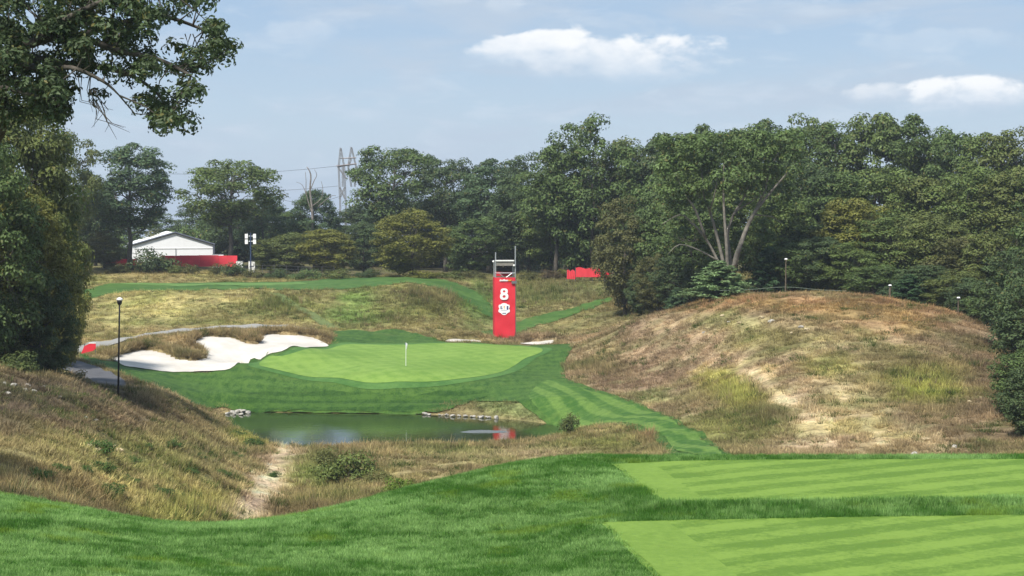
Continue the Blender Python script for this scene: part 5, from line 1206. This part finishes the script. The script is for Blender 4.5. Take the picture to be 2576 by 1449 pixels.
def wooden_posts():
    for u, vb, vt, D, lb in ((1976, 740, 648, 164, 'tall thin wooden post with a white cap on the mound crest'), (2238, 760, 714, 160, 'short post with a small white roofed box right of the mound crest'), (2410, 795, 745, 156, 'thin post with a white box farthest right on the mound')):
        p = at(u, vb, D); z = gz(p.x, D); s = D / F; H = at(u, vt, D).z - z
        o = thing('marker_post', lb, 'post', (p.x, D, z), 'posts along the mound crest')
        MB().tube([(0, 0, -.3), (.02, 0, H - .25)], [.10 if u == 2238 else .07, .08 if u == 2238 else .05], 7).build('pole', MATS['post_wood'], o)
        MB().box((.02, 0, H - .22), (.17, .16, .12)).build('box', MATS['dark_metal'] if u != 1976 else MATS['post_wood'], o)
        MB().add([(-.11, -.1, H - .16), (.15, -.1, H - .16), (.15, .1, H - .16), (-.11, .1, H - .16), (-.07, -.06, H - .06), (.11, -.06, H - .06), (.11, .06, H - .06), (-.07, .06, H - .06)], [(3, 2, 1, 0), (4, 5, 6, 7), (0, 1, 5, 4), (1, 2, 6, 5), (2, 3, 7, 6), (3, 0, 4, 7)]).build('cap', MATS['white_plastic'], o)
    mb = MB(); pts = [at(1810, 731, 166), at(1880, 729, 165), at(1976, 722, 164), at(2060, 729, 163), at(2130, 732, 162)]; mb.tube(catmull(np.array([tuple(p) for p in pts]), 4, False), .02, 5)
    tag(mb.build('boundary_rope', MATS['rope'], None), 'thin rope strung past the tall wooden post on the mound', 'rope')
wooden_posts()

# ------------------------------------------------------------------ tent, hoarding, mast, banners
def tent():
    D = 292.0; s = D / F; g = gz(at(460, 650, D).x, D); base = min(g, at(450, 672, D).z) - .3
    c = at(437, 650, D); o = thing('marquee', 'white gabled marquee with dark roof edging behind the trees', 'tent', (c.x, D, base), rz=math.radians(15))
    X = lambda u: at(u, 620, D).x - c.x
    Z = lambda v: at(450, v, D).z - base
    xl, xr, xm = X(338), X(535), X(440); ze, zr = Z(616), Z(587); dep = 16
    MB().plate([(xl, 0), (xr, 0), (xr, ze), (xm, zr), (xl, ze)], 0, .06).build('gable_wall', MATS['tent_fabric'], o)
    MB().box((xr - .02, dep / 2 + .08, ze / 2), (.05, dep, ze)).build('side_wall', MATS['tent_fabric'], o)
    MB().box((xl + .02, dep / 2 + .08, ze / 2), (.05, dep, ze)).build('side_wall', MATS['tent_fabric'], o)
    for xa in (xl, xr):
        k = -1 if xa == xl else 1; V = [(xa + k * .25, -.05, ze - .02), (xm, -.05, zr + .10), (xm, dep, zr + .10), (xa + k * .25, dep, ze - .02)]; V += [(a, b, e + .06) for a, b, e in V]
        MB().add(V, [(3, 2, 1, 0), (4, 5, 6, 7), (0, 1, 5, 4), (1, 2, 6, 5), (2, 3, 7, 6), (3, 0, 4, 7)]).build('roof', MATS['tent_fabric'], o)
        MB().tube([(xa + k * .28, -.14, ze + .02), (xm, -.14, zr + .14)], .17, 6).build('roof_edge', MATS['slate_trim'], o)
    MB().box((xr + .1, -.12, ze / 2), (.28, .25, ze)).build('corner_post', MATS['slate_trim'], o)
    MB().box(((xl + xr) / 2, -.04, Z(625)), (xr - xl - .1, .05, .08)).build('seam_rail', MATS['white_plastic'], o)
    MB().box((X(442), -.05, Z(625) / 2), (.09, .05, Z(625))).build('seam_post', MATS['grey_metal'], o)
    # red hoarding
    D2 = 262.0
    def panel(u0, u1, vt, D_, lb):
        a = at(u0, vt, D_); b = at(u1, vt, D_); n = max(1, int(round((b.x - a.x) / 2.4))); w = (b.x - a.x) / n; g0 = gz(a.x, D_) - .2
        r_ = thing('hoarding', lb, 'hoarding', (a.x, D_, g0))
        for i in range(n):
            h = a.z - g0 + (i % 3) * .03
            MB().box((w * (i + .5), (i % 2) * .012, h / 2), (w - .025, .05, h)).build('panel', MATS['red_hoarding'], r_)
            MB().tube([(w * i, .06, 0), (w * i, .06, h + .03)], .03, 6).build('post', MATS['grey_metal'], r_)
    panel(405, 597, 643, D2, 'red hoarding of upright panels below the white marquee'); panel(262, 345, 652, 264, 'red hoarding behind the trunk of the tall dark oak')
    for u, vt, w, h, lb in ((549, 640, 28, 14, 'white box top showing above the red hoarding'), (603, 657, 16, 26, 'white cabinet at the right end of the red hoarding'), (634, 657, 16, 14, 'white box behind the loudspeaker mast')):
        D_ = 265 if u == 549 else 258; s_ = D_ / F; p = at(u, vt + h, D_); g0 = gz(p.x, D_); H = at(u, vt, D_).z - g0
        b = thing('equipment_cabinet', lb, 'cabinet', (p.x, D_, g0)); MB().box((0, 0, H / 2), (w * s_, .6, H)).build('body', MATS['white_plastic'], b); MB().box((0, -.31, H * .55), (w * s_ * .7, .02, H * .12)).build('vent', MATS['grey_metal'], b)
        MB().box((0, 0, H + .02), (w * s_ + .06, .66, .04)).build('lid', MATS['grey_metal'], b)
    # mast with four antenna panels
    D3 = 252.0; p = at(631, 690, D3); g0 = gz(p.x, D3); s3 = D3 / F; H = at(631, 586, D3).z - g0
    m = thing('loudspeaker_mast', 'dark mast carrying four white rectangular boxes right of the marquee', 'mast', (p.x, D3, g0))
    MB().tube([(0, 0, -.2), (0, 0, H)], .10, 8).build('pole', MATS['navy_metal'], m)
    for v in (594, 607): MB().tube([(-.62, 0, at(631, v, D3).z - g0), (.62, 0, at(631, v, D3).z - g0)], .04, 6).build('crossbar', MATS['galvanised'], m)
    for x in (-.55, .55):
        for v in (594, 608): MB().box((x, -.12, at(631, v, D3).z - g0), (.40, .18, .62)).build('speaker', MATS['white_plastic'], m)
    MB().tube([(-.38, -.05, at(631, 612, D3).z - g0), (-.38, -.05, at(631, 586, D3).z - g0)], .03, 6).build('bracket', MATS['galvanised'], m)
    # chain link fence by the mast
    f = thing('wire_fence', 'low dark wire fence running right from the red hoarding', 'fence', (at(600, 690, 250).x, 250, gz(at(600, 690, 250).x, 250)))
    x0 = f.location.x; n = 9
    for i in range(n):
        x = i * 1.6; z = gz(x0 + x, 250) - f.location.z; MB().tube([(x, 0, z - .1), (x, 0, z + 1.5)], .03, 6).build('post', MATS['chain_link'], f)
        if i < n - 1:
            z2 = gz(x0 + x + 1.6, 250) - f.location.z
            for k in range(4): MB().tube([(x, 0, z + .2 + k * .42), (x + 1.6, 0, z2 + .2 + k * .42)], .012, 4).build('wire', MATS['chain_link'], f)
    # red banners right of the tower
    def banner(u0, u1, vt, vb, D_, lb, mat='red_hoarding', wav=.12):
        a = at(u0, vb, D_); b = at(u1, vb, D_); g0 = gz(a.x, D_); W = b.x - a.x; zt = at(u0, vt, D_).z - g0; zb = max(.15, at(u0, vb, D_).z - g0)
        r_ = thing('fence_banner', lb, 'banner', (a.x, D_, g0)); V = []; Fc = []; n = 14
        for i in range(n + 1):
            for j in range(5): V.append((W * i / n, wav * math.sin(i * 1.7 + j * .6) * .5, zb + (zt - zb) * j / 4 + .10 * math.sin(i * .8) * (j / 4)))
        for i in range(n):
            for j in range(4): q = i * 5 + j; Fc.append((q, q + 5, q + 6, q + 1))
        V2 = [(x, y + .02, z) for x, y, z in V]; k = len(V)
        addobj('cloth', mesh_py('cloth', V + V2, Fc + [tuple(reversed([q + k for q in f_])) for f_ in Fc], MATS[mat], True), r_)
        for i in range(4): MB().tube([(W * i / 3, .06, -.1), (W * i / 3, .06, zt + .1)], .03, 6).build('post', MATS['chain_link'], r_)
        return r_, W, zt
    banner(1426, 1447, 680, 702, 234, 'short red banner nearest the tower on the far fence'); banner(1448, 1512, 674, 697, 234, 'long rumpled red banner on the far fence under the trees')
    r_, W, zt = banner(1520, 1562, 676, 698, 226, 'dark red banner with white print behind the tree trunk', 'red_wrap_side', .05)
    MB().box((W * .45, -.09, zt - .42), (.75, .02, .12)).box((W * .58, -.09, zt - .62), (.5, .02, .10)).box((W * .92, -.09, zt - .55), (.18, .02, .7)).build('print', MATS['white_print'], r_)
    banner(1752, 1774, 670, 682, 205, 'narrow red banner glimpsed between grey stems above the broad pine')
    lamp = at(1543, 690, 224); g0 = gz(lamp.x, 224)
    q = thing('trail_marker', 'thin white marker rod in front of the dark red banner', 'marker', (lamp.x, 224, g0)); H = at(1543, 652, 224).z - g0
    MB().tube([(0, 0, 0), (0, 0, H)], .03, 6).build('pole', MATS['grey_metal'], q); MB().lathe((0, 0, H - .15), [(.03, 0), (.12, .05), (.13, .16), (.06, .26)], 10).build('knob', MATS['white_plastic'], q, True); MB().box((0, -.05, H - .95), (.2, .04, .3)).build('plate', MATS['white_plastic'], q)
    # red crate-like banner beside the asphalt path
    a = hit([(222, 893)], 120, 215)[0]; g0 = gz(*a); s_ = a[1] / F
    b = thing('course_banner', 'small red banner beside the asphalt path at the thicket edge', 'banner', (a[0], a[1], g0))
    MB().plate([(-18 * s_, .1), (12 * s_, .35), (19 * s_, .55), (19 * s_, .98), (4 * s_, .98), (-10 * s_, .75)], 0, .05).build('cloth', MATS['red_wrap'], b)
    MB().plate([(2 * s_, .985), (19 * s_, .985), (19 * s_, 1.06), (2 * s_, 1.06)], -.01, .06).build('hem', MATS['white_plastic'], b)
    for x in (-10 * s_, 18 * s_): MB().tube([(x, .08, -.1), (x, .08, 1.0)], .03, 6).build('post', MATS['grey_metal'], b)
    # trunk-side tree right of the swale
    plant(V_DENSE[1], 1572, 200, 520, 3.5, T_BROWN, 'broadleaf_tree', 'dark brownish tree at the left corner of the wood beside the green swale', sink=.1)
    plant(V_OPEN[0], 1435, 243, 455, 4.4, T_DEEP, 'broadleaf_tree', 'tree with a twin grey trunk behind the red banners')
tent()

def pylon():
    D = 620.0; c = at(868, 560, D); g = 8.0; o = thing('power_pylon', 'slim lattice power pylon with two peaks above the far trees', 'pylon', (c.x, D, g))
    def L_(u, v, y=0.0): p = at(u, v, D); return (p.x - c.x, y, p.z - g)
    mb = MB(); r = .13
    for y in (-2, 2):
        for pl in ([(850, 640), (856, 520), (852, 420), (857, 372)], [(872, 640), (870, 520), (866, 420), (857, 372)], [(884, 470), (876, 420), (884, 370)], [(892, 470), (896, 420), (884, 370)], [(862, 470), (862, 415)], [(850, 420), (896, 412)], [(866, 398), (895, 397)],
                   [(850, 420), (872, 450)], [(876, 420), (884, 398)], [(855, 398), (866, 398)], [(858, 560), (870, 530)], [(856, 530), (870, 560)], [(855, 590), (871, 560)], [(854, 500), (868, 470)], [(854, 470), (868, 500)], [(860, 640), (872, 590)]):
            mb.tube([L_(u, v, y) for u, v in pl], r, 4)
    mb.build('lattice', MATS['pylon_steel'], o)
    MB().tube([L_(846, 418, -2.2), L_(898, 412, -2.2)], .14, 4).build('cross_arm', MATS['rust_steel'], o); MB().tube([L_(864, 399, -2.2), L_(897, 397, -2.2)], .14, 4).build('cross_arm', MATS['rust_steel'], o)
    for i, (u0, v0, u1, v1, lb) in enumerate(((846, 418, 300, 432, 'upper power line running left from the pylon'), (850, 468, 300, 476, 'lower power line running left from the pylon'), (852, 495, 700, 500, 'lowest short power line seen left of the pylon'))):
        a = at(u0, v0, D); b = at(u1, v1, D); pts = [tuple(a.lerp(b, t) - Vector((0, 0, 4 * 1.6 * t * (1 - t)))) for t in np.linspace(0, 1, 9)]
        tag(MB().tube(pts, .05, 4).build('power_line', MATS['black_cable'], None), lb, 'cable')
pylon()

# ------------------------------------------------------------------ thin late-summer haze
def haze():
    m, N, L = newmat('haze_air'); o = N.new('ShaderNodeOutputMaterial'); v = N.new('ShaderNodeVolumePrincipled'); L.new(v.outputs[0], o.inputs['Volume'])
    v.inputs['Color'].default_value = (0.80, 0.88, 1.0, 1); v.inputs['Density'].default_value = 0.00022; v.inputs['Anisotropy'].default_value = 0.2
    b = MB().box((0, 2400, -10.5), (12000, 6000, 125)); ob = b.build('haze', m); tag(ob, 'thin pale haze in the air over the whole course', 'haze', kind='stuff')
haze()
